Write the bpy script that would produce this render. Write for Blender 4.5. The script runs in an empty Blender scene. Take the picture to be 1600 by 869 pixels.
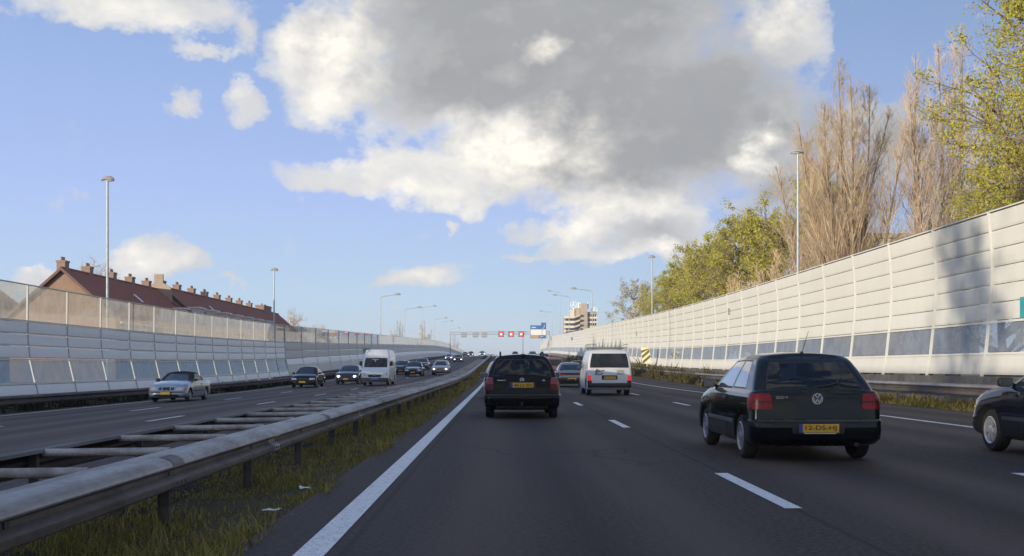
import bpy, bmesh, math, random
import numpy as np
from mathutils import Vector, Matrix
from mathutils.bvhtree import BVHTree

scene = bpy.context.scene
COL = scene.collection
PI = math.pi
R = math.radians
CAM_H = 1.2
FPX = 1675.0          # focal length in pixels of the 1600 px wide photograph

# ------------------------------------------------------------------ helpers
def tag(o, label=None, cat=None, group=None, kind=None):
    if label: o['label'] = label
    if cat: o['category'] = cat
    if group: o['group'] = group
    if kind: o['kind'] = kind
    return o

def empty(name, loc=(0, 0, 0), rz=0.0, label=None, cat=None, group=None):
    o = bpy.data.objects.new(name, None)
    o.empty_display_size = 0.3
    COL.objects.link(o)
    o.location = loc
    o.rotation_euler = (0, 0, rz)
    return tag(o, label, cat, group)

def kids(o):
    return [c for c in COL.objects if c.parent is o]

def copy_tree(o, parent=None):
    """A thing, its parts and their sub-parts (mesh data shared)."""
    c = o.copy()
    COL.objects.link(c)
    c.parent = parent
    for ch in list(o.children):
        copy_tree(ch, c)
    return c

class MB:
    """Collects vertices and faces of ONE part."""
    def __init__(self):
        self.v = []; self.f = []; self.m = []
    def add(self, vs, fs, m=0):
        b = len(self.v)
        self.v.extend([tuple(p) for p in vs])
        for f in fs:
            self.f.append(tuple(b + i for i in f)); self.m.append(m)
        return b
    def quad(self, a, b, c, d, m=0):
        self.add([a, b, c, d], [(0, 1, 2, 3)], m)
    def box(self, x0, x1, y0, y1, z0, z1, m=0, rot=None, org=None):
        vs = [(x, y, z) for x in (x0, x1) for y in (y0, y1) for z in (z0, z1)]
        if rot is not None:
            og = Vector(org or ((x0+x1)/2, (y0+y1)/2, (z0+z1)/2))
            vs = [tuple(og + rot @ (Vector(p) - og)) for p in vs]
        self.add(vs, [(0,1,3,2),(4,6,7,5),(0,4,5,1),(2,3,7,6),(0,2,6,4),(1,5,7,3)], m)
    def grid(self, rows, m=0, closed=False, flip=False):
        """rows: list of equal-length lists of points."""
        n = len(rows[0]); b = len(self.v)
        for r in rows: self.v.extend([tuple(p) for p in r])
        for i in range(len(rows)-1):
            for j in range(n if closed else n-1):
                j2 = (j+1) % n
                q = (b+i*n+j, b+i*n+j2, b+(i+1)*n+j2, b+(i+1)*n+j)
                self.f.append(q[::-1] if flip else q); self.m.append(m)
    def tube(self, pts, r, n=8, m=0, cap=True):
        pts = [Vector(p) for p in pts]
        if not hasattr(r, '__len__'): r = [r]*len(pts)
        rows = []
        t0 = (pts[1]-pts[0]).normalized()
        up = Vector((0, 0, 1)) if abs(t0.z) < 0.9 else Vector((1, 0, 0))
        for i, p in enumerate(pts):
            a = pts[max(i-1, 0)]; c = pts[min(i+1, len(pts)-1)]
            t = (c-a).normalized()
            s = t.cross(up)
            if s.length < 1e-4: s = t.cross(Vector((0, 1, 0)))
            s.normalize(); u = s.cross(t)
            rows.append([p + (s*math.cos(2*PI*k/n) + u*math.sin(2*PI*k/n))*r[i] for k in range(n)])
        b = len(self.v)
        self.grid(rows, m, closed=True)
        if cap:
            self.f.append(tuple(b+k for k in range(n))[::-1]); self.m.append(m)
            e = b+(len(rows)-1)*n
            self.f.append(tuple(e+k for k in range(n))); self.m.append(m)
    def lathe(self, prof, n=24, axis='x', org=(0, 0, 0), m=0):
        """prof: list of (offset along axis, radius)."""
        rows = []
        for (a, r) in prof:
            row = []
            for k in range(n):
                c, s = math.cos(2*PI*k/n)*r, math.sin(2*PI*k/n)*r
                p = {'x': (a, c, s), 'y': (c, a, s), 'z': (c, s, a)}[axis]
                row.append((org[0]+p[0], org[1]+p[1], org[2]+p[2]))
            rows.append(row)
        self.grid(rows, m, closed=True)
    def prism(self, poly, vec, m=0):
        n = len(poly); vec = Vector(vec)
        a = [Vector(p) for p in poly]; c = [p+vec for p in a]
        b = len(self.v)
        self.v.extend([tuple(p) for p in a+c])
        self.f.append(tuple(b+i for i in range(n))[::-1]); self.m.append(m)
        self.f.append(tuple(b+n+i for i in range(n))); self.m.append(m)
        for i in range(n):
            j = (i+1) % n
            self.f.append((b+i, b+j, b+n+j, b+n+i)); self.m.append(m)
    def build(self, name, mats, parent=None, smooth=False, sharp=35, merge=None, loc=None, recalc=False):
        me = bpy.data.meshes.new(name)
        me.from_pydata(self.v, [], self.f)
        if not isinstance(mats, (list, tuple)): mats = [mats]
        for mt in mats: me.materials.append(mt)
        if len(mats) > 1: me.polygons.foreach_set('material_index', self.m)
        if merge or recalc:
            bm = bmesh.new(); bm.from_mesh(me)
            if merge: bmesh.ops.remove_doubles(bm, verts=bm.verts, dist=merge)
            if recalc: bmesh.ops.recalc_face_normals(bm, faces=bm.faces)
            bm.to_mesh(me); bm.free()
        if smooth:
            me.polygons.foreach_set('use_smooth', [True]*len(me.polygons))
            if sharp: me.set_sharp_from_angle(angle=R(sharp))
        me.update()
        o = bpy.data.objects.new(name, me)
        COL.objects.link(o)
        if parent: o.parent = parent
        if loc: o.location = loc
        return o

def np_obj(name, V, F, mats, parent=None, midx=None, smooth=False):
    """V (n,3), F (m,k) arrays -> one mesh object (k = 3 or 4)."""
    V = np.asarray(V, np.float32); F = np.asarray(F, np.int32)
    me = bpy.data.meshes.new(name)
    k = F.shape[1]
    me.vertices.add(len(V)); me.vertices.foreach_set('co', V.ravel())
    me.loops.add(F.size); me.loops.foreach_set('vertex_index', F.ravel())
    me.polygons.add(len(F)); me.polygons.foreach_set('loop_start', np.arange(len(F), dtype=np.int32)*k)
    if not isinstance(mats, (list, tuple)): mats = [mats]
    for m in mats: me.materials.append(m)
    if midx is not None: me.polygons.foreach_set('material_index', np.asarray(midx, np.int32))
    me.polygons.foreach_set('use_smooth', np.full(len(F), smooth))
    me.update(calc_edges=True); me.validate()
    o = bpy.data.objects.new(name, me); COL.objects.link(o)
    if parent: o.parent = parent
    return o

def lerp(a, b, t): return a+(b-a)*t
def interp(x, tab):
    if x <= tab[0][0]: return tab[0][1]
    for (a, va), (b, vb) in zip(tab, tab[1:]):
        if x <= b: return va+(vb-va)*(x-a)/(b-a)
    return tab[-1][1]
def smoothstep(a, b, x):
    t = min(max((x-a)/(b-a), 0), 1); return t*t*(3-2*t)

# ------------------------------------------------------------------ materials
MATS = {}
class NT:
    def __init__(self, name):
        self.mat = bpy.data.materials.new(name); self.mat.use_nodes = True
        self.t = self.mat.node_tree; self.n = self.t.nodes; self.n.clear()
        self.out = self.n.new('ShaderNodeOutputMaterial')
    def add(self, typ, **kw):
        nd = self.n.new(typ)
        for k, v in kw.items():
            if k.startswith('i_'):
                nd.inputs[k[2:].replace('_', ' ')].default_value = v
            else: setattr(nd, k, v)
        return nd
    def link(self, a, b): self.t.links.new(a, b)
    def coord(self, scale=(1, 1, 1), kind='Object'):
        tc = self.add('ShaderNodeTexCoord'); mp = self.add('ShaderNodeMapping')
        mp.inputs['Scale'].default_value = scale
        if kind == 'World':
            g = self.add('ShaderNodeNewGeometry'); self.link(g.outputs['Position'], mp.inputs['Vector'])
        else: self.link(tc.outputs[kind], mp.inputs['Vector'])
        return mp.outputs['Vector']
    def noise(self, vec, scale, detail=4, rough=0.55, dist=0.0):
        nd = self.add('ShaderNodeTexNoise'); nd.inputs['Scale'].default_value = scale
        nd.inputs['Detail'].default_value = detail; nd.inputs['Roughness'].default_value = rough
        nd.inputs['Distortion'].default_value = dist
        self.link(vec, nd.inputs['Vector']); return nd.outputs['Fac']
    def ramp(self, fac, stops):
        nd = self.add('ShaderNodeValToRGB'); cr = nd.color_ramp
        while len(cr.elements) > 2: cr.elements.remove(cr.elements[-1])
        for i, (p, c) in enumerate(stops):
            e = cr.elements[i] if i < 2 else cr.elements.new(p)
            e.position = p
            e.color = (c, c, c, 1) if not hasattr(c, '__len__') else (*c, 1)
        self.link(fac, nd.inputs['Fac']); return nd.outputs['Color']
    def mix(self, fac, a, b, mode='MIX'):
        nd = self.add('ShaderNodeMix', data_type='RGBA', blend_type=mode)
        for s, v in ((0, fac), (6, a), (7, b)):
            if hasattr(v, 'is_linked'): self.link(v, nd.inputs[s])
            elif hasattr(v, '__len__'): nd.inputs[s].default_value = (*v, 1)
            else: nd.inputs[s].default_value = v
        return nd.outputs[2]
    def math(self, op, a, b=None, clamp=False):
        nd = self.add('ShaderNodeMath', operation=op, use_clamp=clamp)
        for s, v in ((0, a), (1, b)):
            if v is None: continue
            if hasattr(v, 'is_linked'): self.link(v, nd.inputs[s])
            else: nd.inputs[s].default_value = v
        return nd.outputs[0]
    def bump(self, h, strength=0.3, dist=0.02):
        nd = self.add('ShaderNodeBump'); nd.inputs['Strength'].default_value = strength
        nd.inputs['Distance'].default_value = dist; self.link(h, nd.inputs['Height']); return nd.outputs['Normal']
    def pbr(self, color, rough=0.6, metal=0.0, normal=None, coat=0.0, spec=0.5, emit=None, estr=0.0, subs=0):
        p = self.add('ShaderNodeBsdfPrincipled')
        for s, v in (('Base Color', color), ('Roughness', rough), ('Metallic', metal), ('Coat Weight', coat), ('Specular IOR Level', spec)):
            if hasattr(v, 'is_linked'): self.link(v, p.inputs[s])
            elif hasattr(v, '__len__'): p.inputs[s].default_value = (*v, 1)
            else: p.inputs[s].default_value = v
        p.inputs['Coat Roughness'].default_value = 0.04
        if normal is not None: self.link(normal, p.inputs['Normal'])
        if emit is not None:
            p.inputs['Emission Color'].default_value = (*emit, 1); p.inputs['Emission Strength'].default_value = estr
        self.link(p.outputs[0], self.out.inputs['Surface'])
        return p

def plain(name, color, rough=0.6, metal=0.0, vary=0.12, scale=6.0, coat=0.0, spec=0.5, bump=0.0, dirt=None):
    """A surface with slight procedural unevenness in tone and gloss."""
    if name in MATS: return MATS[name]
    t = NT(name)
    v = t.coord()
    n = t.noise(v, scale, 5)
    dark = tuple(c*(1-vary) for c in color); lite = tuple(min(c*(1+vary), 0.95) for c in color)
    c = t.ramp(n, [(0.3, dark), (0.7, lite)])
    if dirt:
        n2 = t.noise(v, scale*0.35, 6, 0.65)
        c = t.mix(t.ramp(n2, [(0.52, 0.0), (0.75, 0.55)]), c, dirt)
    rg = t.ramp(n, [(0.25, max(rough-0.08, 0.02)), (0.75, min(rough+0.08, 1))])
    nm = t.bump(t.noise(v, scale*6, 3), bump, 0.01) if bump else None
    t.pbr(c, rg, metal, nm, coat, spec)
    MATS[name] = t.mat
    return t.mat

def paint(name, color, metal=0.0, rough=0.3, coat=1.0):
    if name in MATS: return MATS[name]
    t = NT(name)
    v = t.coord()
    # road dirt: stronger low on the body
    sep = t.add('ShaderNodeSeparateXYZ'); t.link(v, sep.inputs[0])
    low = t.ramp(sep.outputs['Z'], [(0.18, 1.0), (0.62, 0.0)])
    n = t.noise(v, 5.0, 6, 0.65)
    amt = t.math('MULTIPLY', low, t.ramp(n, [(0.35, 0.15), (0.7, 0.8)]))
    c = t.mix(amt, color, tuple(x*.75+.005 for x in color))
    rg = t.math('ADD', t.math('MULTIPLY', amt, 0.4), rough)
    p = t.pbr(c, rg, metal, None, coat, .08 if max(color) < .08 else .5)
    p.inputs['Coat IOR'].default_value = 1.42 if max(color) < .08 else 1.5
    MATS[name] = t.mat
    return t.mat

def glow(name, color, strength):
    if name in MATS: return MATS[name]
    t = NT(name); t.pbr(color, 0.3, emit=color, estr=strength); MATS[name] = t.mat
    return t.mat

def thin_glass(name, tint, spec_boost=1.0, dirt=0.0, rough=0.01, dirtcol=(0.5, 0.5, 0.48), milky=False):
    """Single-sheet glass: clear straight through, mirror by Fresnel, a little dust."""
    if name in MATS: return MATS[name]
    t = NT(name)
    tr = t.add('ShaderNodeBsdfTransparent'); tr.inputs['Color'].default_value = (*tint, 1)
    gl = t.add('ShaderNodeBsdfGlossy'); gl.inputs['Roughness'].default_value = rough
    fr = t.add('ShaderNodeFresnel'); fr.inputs['IOR'].default_value = 1.52
    fac = t.math('MULTIPLY', fr.outputs[0], spec_boost, clamp=True)
    m = t.add('ShaderNodeMixShader'); t.link(fac, m.inputs[0]); t.link(tr.outputs[0], m.inputs[1]); t.link(gl.outputs[0], m.inputs[2])
    sh = m.outputs[0]
    if dirt:
        df = t.add('ShaderNodeBsdfDiffuse'); df.inputs['Color'].default_value = (*dirtcol, 1)
        if milky:
            tl = t.add('ShaderNodeBsdfTranslucent'); tl.inputs['Color'].default_value = (*dirtcol, 1)
            mm = t.add('ShaderNodeMixShader'); mm.inputs[0].default_value = .5
            t.link(df.outputs[0], mm.inputs[1]); t.link(tl.outputs[0], mm.inputs[2]); df = mm
        m2 = t.add('ShaderNodeMixShader')
        n = t.noise(t.coord(), 1.3, 5, 0.6)
        f = t.ramp(n, [(0.3, dirt*0.6), (0.7, min(dirt*1.4, 1))])
        t.link(f, m2.inputs[0]); t.link(sh, m2.inputs[1]); t.link(df.outputs[0], m2.inputs[2]); sh = m2.outputs[0]
    t.link(sh, t.out.inputs['Surface'])
    MATS[name] = t.mat
    return t.mat

def leaf_mat(name, cols, trans=0.42):
    if name in MATS: return MATS[name]
    t = NT(name)
    g = t.add('ShaderNodeNewGeometry')
    stops = [(i/(len(cols)-1) if len(cols) > 1 else 0, c) for i, c in enumerate(cols)]
    c = t.ramp(g.outputs['Random Per Island'], stops)
    # clumps of slightly different tone through the plant
    n = t.noise(t.coord(kind='World'), 0.45, 3)
    c = t.mix(t.ramp(n, [(0.4, 0.0), (0.7, 0.35)]), c, tuple(x*0.75 for x in cols[0]))
    df = t.add('ShaderNodeBsdfDiffuse'); t.link(c, df.inputs['Color'])
    tl = t.add('ShaderNodeBsdfTranslucent'); t.link(c, tl.inputs['Color'])
    m = t.add('ShaderNodeMixShader'); m.inputs[0].default_value = trans
    t.link(df.outputs[0], m.inputs[1]); t.link(tl.outputs[0], m.inputs[2])
    t.link(m.outputs[0], t.out.inputs['Surface'])
    MATS[name] = t.mat
    return t.mat

# ------------------------------------------------------------------ the road's rise
def zr(Y):
    """Height of the carriageways: level, then a long climb to a crest."""
    if Y < 55: return 0.0
    s = 0.0185
    if Y < 115: return 0.5*s/60*(Y-55)**2
    z = 0.5*s*60
    if Y < 300: return z+s*(Y-115)
    z += s*185
    if Y < 480:
        u = Y-300; return z+s*(u-u*u/360)
    return z+s*90-0.003*(min(Y, 900)-480)

def cross(X):
    """Cross-section of the road corridor relative to zr."""
    if X > -1.75: return 0.0 if X < 12.4 else -0.04*min(X-12.4, 3)/3
    if X > -2.2: return -0.16*(-1.75-X)/0.45
    if X > -4.6: return -0.16
    if X > -5.0: return lerp(-0.16, -0.05, (-4.6-X)/0.4)
    if X > -16.4: return -0.05-0.028*(-5.0-X)
    if X > -19: return -0.37-0.05*(-16.4-X)/2.6
    return -0.42

def gz(X, Y): return zr(Y)+cross(X)

YS = [-60, -45, -30, -20, -12, -6, -2] + list(np.arange(0, 60, 2.0)) + list(np.arange(60, 130, 4.0)) + list(np.arange(130, 480, 10.0)) + list(np.arange(480, 901, 30.0))
YS = [float(y) for y in YS]

def strip(name, xs, dz, mat, y0=-60, y1=900, parent=None):
    ys = [y0]+[y for y in YS if y0 < y < y1]+[y1]
    mb = MB()
    mb.grid([[(x, y, gz(x, y)+dz) for x in xs] for y in ys])
    return mb.build(name, mat, parent, smooth=True, sharp=None)
# ------------------------------------------------------------------ camera
cam = bpy.data.cameras.new('camera')
cam.sensor_width = 36.0; cam.lens = FPX/1600*36.0
cam.shift_x = (800-783)/1600.0
cam.shift_y = (573-434.5)/1600.0
cam.clip_start = 0.05; cam.clip_end = 12000
co = bpy.data.objects.new('camera', cam); COL.objects.link(co)
co.location = (0, 0, CAM_H); co.rotation_euler = (R(90), 0, 0)
scene.camera = co

# ------------------------------------------------------------------ ground materials
def asphalt_mat(name, base, tint, lane0, lane_w):
    t = NT(name)
    v = t.coord()
    sep = t.add('ShaderNodeSeparateXYZ'); t.link(v, sep.inputs[0])
    grain = t.noise(v, 21.0, 4, 0.8)
    speck = t.noise(v, 130.0, 2, 0.6)
    big = t.noise(t.coord((1.2, 0.07, 1)), 0.9, 6, 0.6)       # streaks along the lanes
    patch = t.noise(t.coord((0.5, 0.16, 1)), 0.5, 5, 0.55)
    T = lambda k: tuple(base*k*q for q in tint)
    c = t.ramp(grain, [(0.40, T(.38)), (0.60, T(1.95))])
    c = t.mix(t.ramp(speck, [(0.58, 0.0), (0.75, 0.6)]), c, T(2.6))
    c = t.mix(t.ramp(big, [(0.35, 0.0), (0.7, 0.55)]), c, T(.6))
    c = t.mix(t.ramp(patch, [(0.45, 0.0), (0.62, 0.4)]), c, T(1.7))
    # polished wheel tracks and the oily strip between them: worn into the surface lane by lane
    u = t.math('FRACT', t.math('DIVIDE', t.math('SUBTRACT', sep.outputs['X'], lane0), lane_w))
    wob = t.math('MULTIPLY', t.math('SUBTRACT', big, .5), .12)
    d = t.math('ABSOLUTE', t.math('SUBTRACT', t.math('ABSOLUTE', t.math('SUBTRACT', t.math('ADD', u, wob), .5)), .23))
    c = t.mix(t.ramp(d, [(0.03, .6), (.13, 0.0)]), c, T(2.1))
    oil = t.math('ABSOLUTE', t.math('SUBTRACT', t.math('ADD', u, wob), .5))
    c = t.mix(t.ramp(oil, [(0.0, .55), (.11, 0.0)]), c, T(.45))
    # longitudinal joints between the paving strips
    jn = t.math('ABSOLUTE', t.math('SUBTRACT', u, .03))
    c = t.mix(t.ramp(jn, [(0.004, .7), (.009, 0.0)]), c, T(.3))
    # transverse repair joints
    w = t.math('ABSOLUTE', t.math('SUBTRACT', t.math('FRACT', t.math('DIVIDE', t.math('ADD', sep.outputs['Y'], t.math('MULTIPLY', patch, 30.0)), 61.0)), .5))
    c = t.mix(t.ramp(w, [(0.0006, .5), (.0014, 0.0)]), c, T(.35))
    rg = t.ramp(big, [(0.3, 0.85), (0.7, 0.7)])
    t.pbr(c, rg, 0, t.bump(grain, 0.6, 0.014), 0, 0.3)
    return t.mat
M_ROAD = asphalt_mat('asphalt', 0.033, (1.42, 1.0, .82), -1.12, 3.5)
M_ROAD2 = asphalt_mat('asphalt_worn', 0.052, (1.32, 1.0, .85), -15.6, 3.42)

def line_mat():
    t = NT('road_paint')
    v = t.coord()
    n = t.noise(v, 9.0, 6, 0.7); n2 = t.noise(v, 60, 2)
    c = t.mix(t.ramp(n, [(0.5, 0.0), (0.75, 0.6)]), (0.78, 0.78, 0.76), (0.3, 0.3, 0.3))
    c = t.mix(t.ramp(n2, [(0.5, 0.0), (0.7, 0.6)]), c, (0.25, 0.24, 0.22))
    n3 = t.noise(v, 22.0, 6, 0.75)
    c = t.mix(t.ramp(n3, [(0.57, 0.0), (0.66, 0.85)]), c, (0.06, 0.055, 0.05))
    t.pbr(c, 0.6)
    return t.mat
M_LINE = line_mat()

def soil_mat(name, a, b, c3):
    t = NT(name)
    v = t.coord()
    n = t.noise(v, 1.4, 6, 0.65); n2 = t.noise(v, 14, 5, 0.7)
    c = t.ramp(n, [(0.35, a), (0.6, b), (0.78, c3)])
    c = t.mix(t.ramp(n2, [(0.4, 0.0), (0.7, 0.55)]), c, tuple(x*0.5 for x in a))
    t.pbr(c, 0.95, 0, t.bump(n2, 0.8, 0.05), 0, 0.2)
    return t.mat
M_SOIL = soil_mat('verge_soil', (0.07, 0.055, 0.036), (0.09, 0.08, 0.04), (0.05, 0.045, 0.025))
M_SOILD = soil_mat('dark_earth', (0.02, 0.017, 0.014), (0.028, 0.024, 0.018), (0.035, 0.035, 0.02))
M_FIELD = soil_mat('field_grass', (0.05, 0.07, 0.025), (0.06, 0.08, 0.03), (0.09, 0.09, 0.04))

# one ground sheet to the horizon: follows the corridor, falls away outside the walls
def ground_sheet():
    xs = [-6000, -2500, -900, -300, -120, -70, -50, -34, -26, -22.5, -21, -19, -16.4, -10, -5, -4.6, -2.2, -1.75, 0, 6, 12.4, 15.4, 17, 21, 26, 34, 50, 80, 200, 600, 1800, 6000]
    ys = [-400, -150]+YS+[1200, 2000, 4000, 9000]
    mb = MB()
    rows = []
    for y in ys:
        row = []
        for x in xs:
            zin = gz(max(min(x, 15.4), -19), min(max(y, -60), 900))
            far = smoothstep(950, 1600, y)
            zin *= (1-far)
            if x < -21.5: z = lerp(zin, 0, smoothstep(-21.5, -34, x) if x > -34 else 1)
            elif x > 16.5: z = lerp(zin, 0, smoothstep(16.5, 34, x) if x < 34 else 1)
            else: z = zin
            row.append((x, y, z-0.06))
        rows.append(row)
    mb.grid(rows)
    o = mb.build('ground', M_FIELD, smooth=True, sharp=None)
    return tag(o, kind='structure')
ground_sheet()
tag(strip('road', [-1.75, 0, 2.5, 5.8, 9.3, 12.3], 0.0, M_ROAD), kind='structure')
tag(strip('oncoming_road', [-16.4, -12, -8.6, -5.0], 0.0, M_ROAD2), kind='structure')
tag(strip('median_ground', [-3.3, -2.8, -2.2, -1.75], -0.02, M_SOIL), kind='structure')
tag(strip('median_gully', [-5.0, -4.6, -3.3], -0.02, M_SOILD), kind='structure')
tag(strip('verge', [12.3, 13.6, 15.25], -0.02, M_SOIL), kind='structure')
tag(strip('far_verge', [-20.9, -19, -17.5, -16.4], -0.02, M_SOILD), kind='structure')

# ------------------------------------------------------------------ painted lines
def line_run(mb, x, w, y0, y1):
    ys = [y0]+[y for y in YS if y0+0.3 < y < y1-0.3]+[y1]
    mb.grid([[(x-w/2, y, gz(x-w/2, y)+0.005), (x+w/2, y, gz(x+w/2, y)+0.005)] for y in ys])
def dashes(mb, x, w, start, n, period=12.0, ln=3.0):
    for k in range(n): line_run(mb, x, w, start+k*period, start+k*period+ln)
def line_obj(name, mb):
    o = mb.build(name, M_LINE); return tag(o, kind='structure')
mb = MB(); line_run(mb, -1.22, 0.2, -30, 700); line_obj('edge_line_marking', mb)
mb = MB(); line_run(mb, 9.32, 0.16, -30, 700); line_obj('edge_line_marking', mb)
mb = MB(); line_run(mb, -5.35, 0.15, 62, 700); line_obj('edge_line_marking', mb)
mb = MB(); line_run(mb, -15.7, 0.15, -30, 700); line_obj('edge_line_marking', mb)
for x, st in ((2.47, -26.95), (5.8, -26.95), (-8.75, -21.5), (-12.1, -25.0)):
    mb = MB(); dashes(mb, x, 0.15, st, 48); line_obj('lane_dash_marking', mb)

# ------------------------------------------------------------------ guard rails
def rail_mat(name, base, rust, amount):
    t = NT(name)
    v = t.coord((1, 0.35, 1))
    n = t.noise(v, 3.0, 7, 0.7); n2 = t.noise(t.coord((1, 0.05, 3)), 2.5, 5, 0.6); n3 = t.noise(v, 25, 3)
    c = t.ramp(n3, [(0.3, tuple(b*0.85 for b in base)), (0.7, tuple(min(b*1.12, 0.9) for b in base))])
    c = t.mix(t.ramp(n, [(0.48, 0.0), (0.75, amount)]), c, rust)
    c = t.mix(t.ramp(n2, [(0.45, 0.0), (0.7, amount*0.8)]), c, tuple(r*0.6 for r in rust))
    t.pbr(c, t.ramp(n, [(0.3, 0.5), (0.7, 0.75)]), 0.15, t.bump(n3, 0.15, 0.005))
    return t.mat
M_RAIL = rail_mat('galvanised_steel', (0.19, 0.165, 0.145), (0.075, 0.05, 0.04), 0.85)
M_RAILTOP = rail_mat('galvanised_cap', (0.42, 0.40, 0.375), (0.19, 0.15, 0.12), 0.9)
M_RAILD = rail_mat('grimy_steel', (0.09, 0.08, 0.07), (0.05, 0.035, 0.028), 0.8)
M_POST = rail_mat('post_steel', (0.12, 0.11, 0.1), (0.06, 0.045, 0.035), 0.7)

def beam_profile(face, back, ztop, h):
    """Outer outline (x, z) of a beam: W-shaped face toward +x, flat cap on top (mirrored when face<back)."""
    s = 1 if face > back else -1
    d = 0.075*s
    pts = [(back, ztop-0.03), (back+0.02*s, ztop), (face-0.13*s, ztop+0.004), (face-0.065*s, ztop-0.008), (face-0.02*s, ztop-0.03), (face, ztop-0.07)]
    hh = h
    for (dx, f) in ((0.0, 0.30), (-1.0, 0.44), (-1.0, 0.56), (0.0, 0.72), (0.02, 0.9), (-0.15, 0.97), (-0.6, 1.0)):
        pts.append((face+d*dx, ztop-hh*f))
    return pts

def guard_rail(label, face, back, ztop, h, y0, y1, post_x, post_step, post_y0, cap=True, mat=None, group=None, post_w=0.05, flat_back=None, topmat=None, dark=None):
    root = empty('guard_rail', (face, y0, gz(post_x, y0)), 0, label, 'guard rail', group)
    inv = Vector((-face, -y0, -gz(post_x, y0)))
    ys = [y0]+[y for y in YS if y0 < y < y1]+[y1]
    prof = beam_profile(face, back, ztop, h)
    sh = lambda p: tuple(Vector(p)+inv)
    k = 6
    mb = MB(); mb.grid([[sh((x, y, zr(y)+z)) for (x, z) in prof[k-1:]] for y in ys], flip=face > back)
    mb.build('rail_beam', mat or M_RAIL, root, smooth=True, sharp=50)
    mb = MB(); mb.grid([[sh((x, y, zr(y)+z)) for (x, z) in prof[:k]] for y in ys], flip=face > back)
    mb.build('top_flange', topmat or M_RAILTOP, root, smooth=True, sharp=50)
    n = 0; y = post_y0
    while y < y1 and n < 98:
        mb = MB(); zb = gz(post_x, y)-0.3; zt = zr(y)+ztop-0.06
        w = post_w
        for (a, b, c, d) in ((-w, w, -0.004, 0.004), (-w, -w+0.008, -0.03, 0.03), (w-0.008, w, -0.03, 0.03)):
            mb.box(post_x+a, post_x+b, y+c, y+d, zb, zt)
        mb.v = [sh(p) for p in mb.v]
        mb.build('post', M_POST, root); n += 1; y += post_step
    return root, sh
def splice_bolts(root, sh, face, ztop, h, ys):
    for y in ys:
        for dy in (-0.12, 0.0, 0.12):
            for f in (0.8,):
                mb = MB()
                mb.lathe([(0, 0.0), (0.01, 0.009), (0.011, 0.013), (0, 0.014)][::-1], 8, 'x', sh((face+0.002, y+dy, zr(y)+ztop-h*f)))
                mb.build('bolt', M_POST, root)

# median: two beams tied together by rungs is ONE thing
root, sh = guard_rail('long galvanised median guard rail with ladder-like rungs beside the grass strip', -2.75, -3.12, 0.43, 0.27, -8, 620, -2.86, 3.0, 3.1)
splice_bolts(root, sh, -2.75, 0.43, 0.27, [5.2+4.0*k for k in range(6)])
for k in range(9):     # lapped joints of the beam
    y0 = 5.0+4.0*k
    pj = [(x+(.004 if i < 9 else .004), z+(.003 if i < 5 else 0)) for i, (x, z) in enumerate(beam_profile(-2.75, -3.12, 0.43, 0.27))]
    mb = MB(); mb.grid([[sh((x, y, zr(y)+z)) for (x, z) in pj[2:]] for y in (y0, y0+.32)], flip=True)
    mb.build('lap_joint', M_RAIL if k % 2 else M_RAILTOP, root, smooth=True, sharp=50)
ys = [-8]+[y for y in YS if -8 < y < 620]+[620]
prof = beam_profile(-4.62, -4.36, 0.41, 0.27)
mb = MB(); mb.grid([[sh((x, y, zr(y)+z)) for (x, z) in prof] for y in ys])
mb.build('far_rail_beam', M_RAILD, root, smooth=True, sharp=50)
for k in range(99):
    y = 4.15+2.05*k
    mb = MB(); mb.tube([sh((-4.4, y, zr(y)+0.37)), sh((-3.18, y, zr(y)+0.385))], 0.042, 10)
    mb.build('rung', M_RAILTOP, root, smooth=True, sharp=50)
for k in range(60):
    y = 4.3+3.0*k; mb = MB()
    mb.box(-4.53, -4.45, y-0.03, y+0.03, gz(-4.5, y)-0.3, zr(y)+0.36)
    mb.v = [sh(p) for p in mb.v]; mb.build('far_post', M_POST, root)

root2, sh2 = guard_rail('galvanised guard rail on posts in front of the sunlit noise barrier', 13.5, 13.62, 0.69, 0.32, 8, 500, 13.7, 4.0, 9.0, group='guard rails along the outer verges')
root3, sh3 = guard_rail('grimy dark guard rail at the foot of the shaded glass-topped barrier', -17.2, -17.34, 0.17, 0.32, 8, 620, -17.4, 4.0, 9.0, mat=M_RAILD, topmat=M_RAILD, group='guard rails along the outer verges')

# ------------------------------------------------------------------ noise barriers
def panel_mat(name, col, grime, gl=0.4):
    t = NT(name)
    v = t.coord()
    n = t.noise(v, 0.7, 6, 0.6); n2 = t.noise(t.coord((1, 1.6, 0.18)), 1.6, 6, 0.65)
    oi = t.add('ShaderNodeObjectInfo')
    c = t.mix(t.ramp(oi.outputs['Random'], [(0.0, 0.0), (1.0, 0.18)]), col, tuple(c*0.82 for c in col))
    c = t.mix(t.ramp(n, [(0.42, 0.0), (0.75, 0.28)]), c, grime)
    c = t.mix(t.ramp(n2, [(0.5, 0.0), (0.75, 0.32)]), c, grime)        # rain streaks
    t.pbr(c, gl, 0, None, 0, 0.4)
    return t.mat
M_PANEL = panel_mat('acoustic_panel_cream', (0.625, 0.61, 0.54), (0.50, 0.47, 0.40), 0.5)
M_PANELW = panel_mat('acoustic_panel_white', (0.80, 0.84, 0.86), (0.68, 0.69, 0.69), 0.33)
M_PANELG = panel_mat('acoustic_panel_grey', (0.64, 0.63, 0.60), (0.5, 0.49, 0.46), 0.5)
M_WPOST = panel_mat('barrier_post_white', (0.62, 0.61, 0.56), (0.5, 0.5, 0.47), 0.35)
M_WPOSTD = panel_mat('barrier_post_grey', (0.50, 0.52, 0.53), (0.28, 0.28, 0.27), 0.4)
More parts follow.
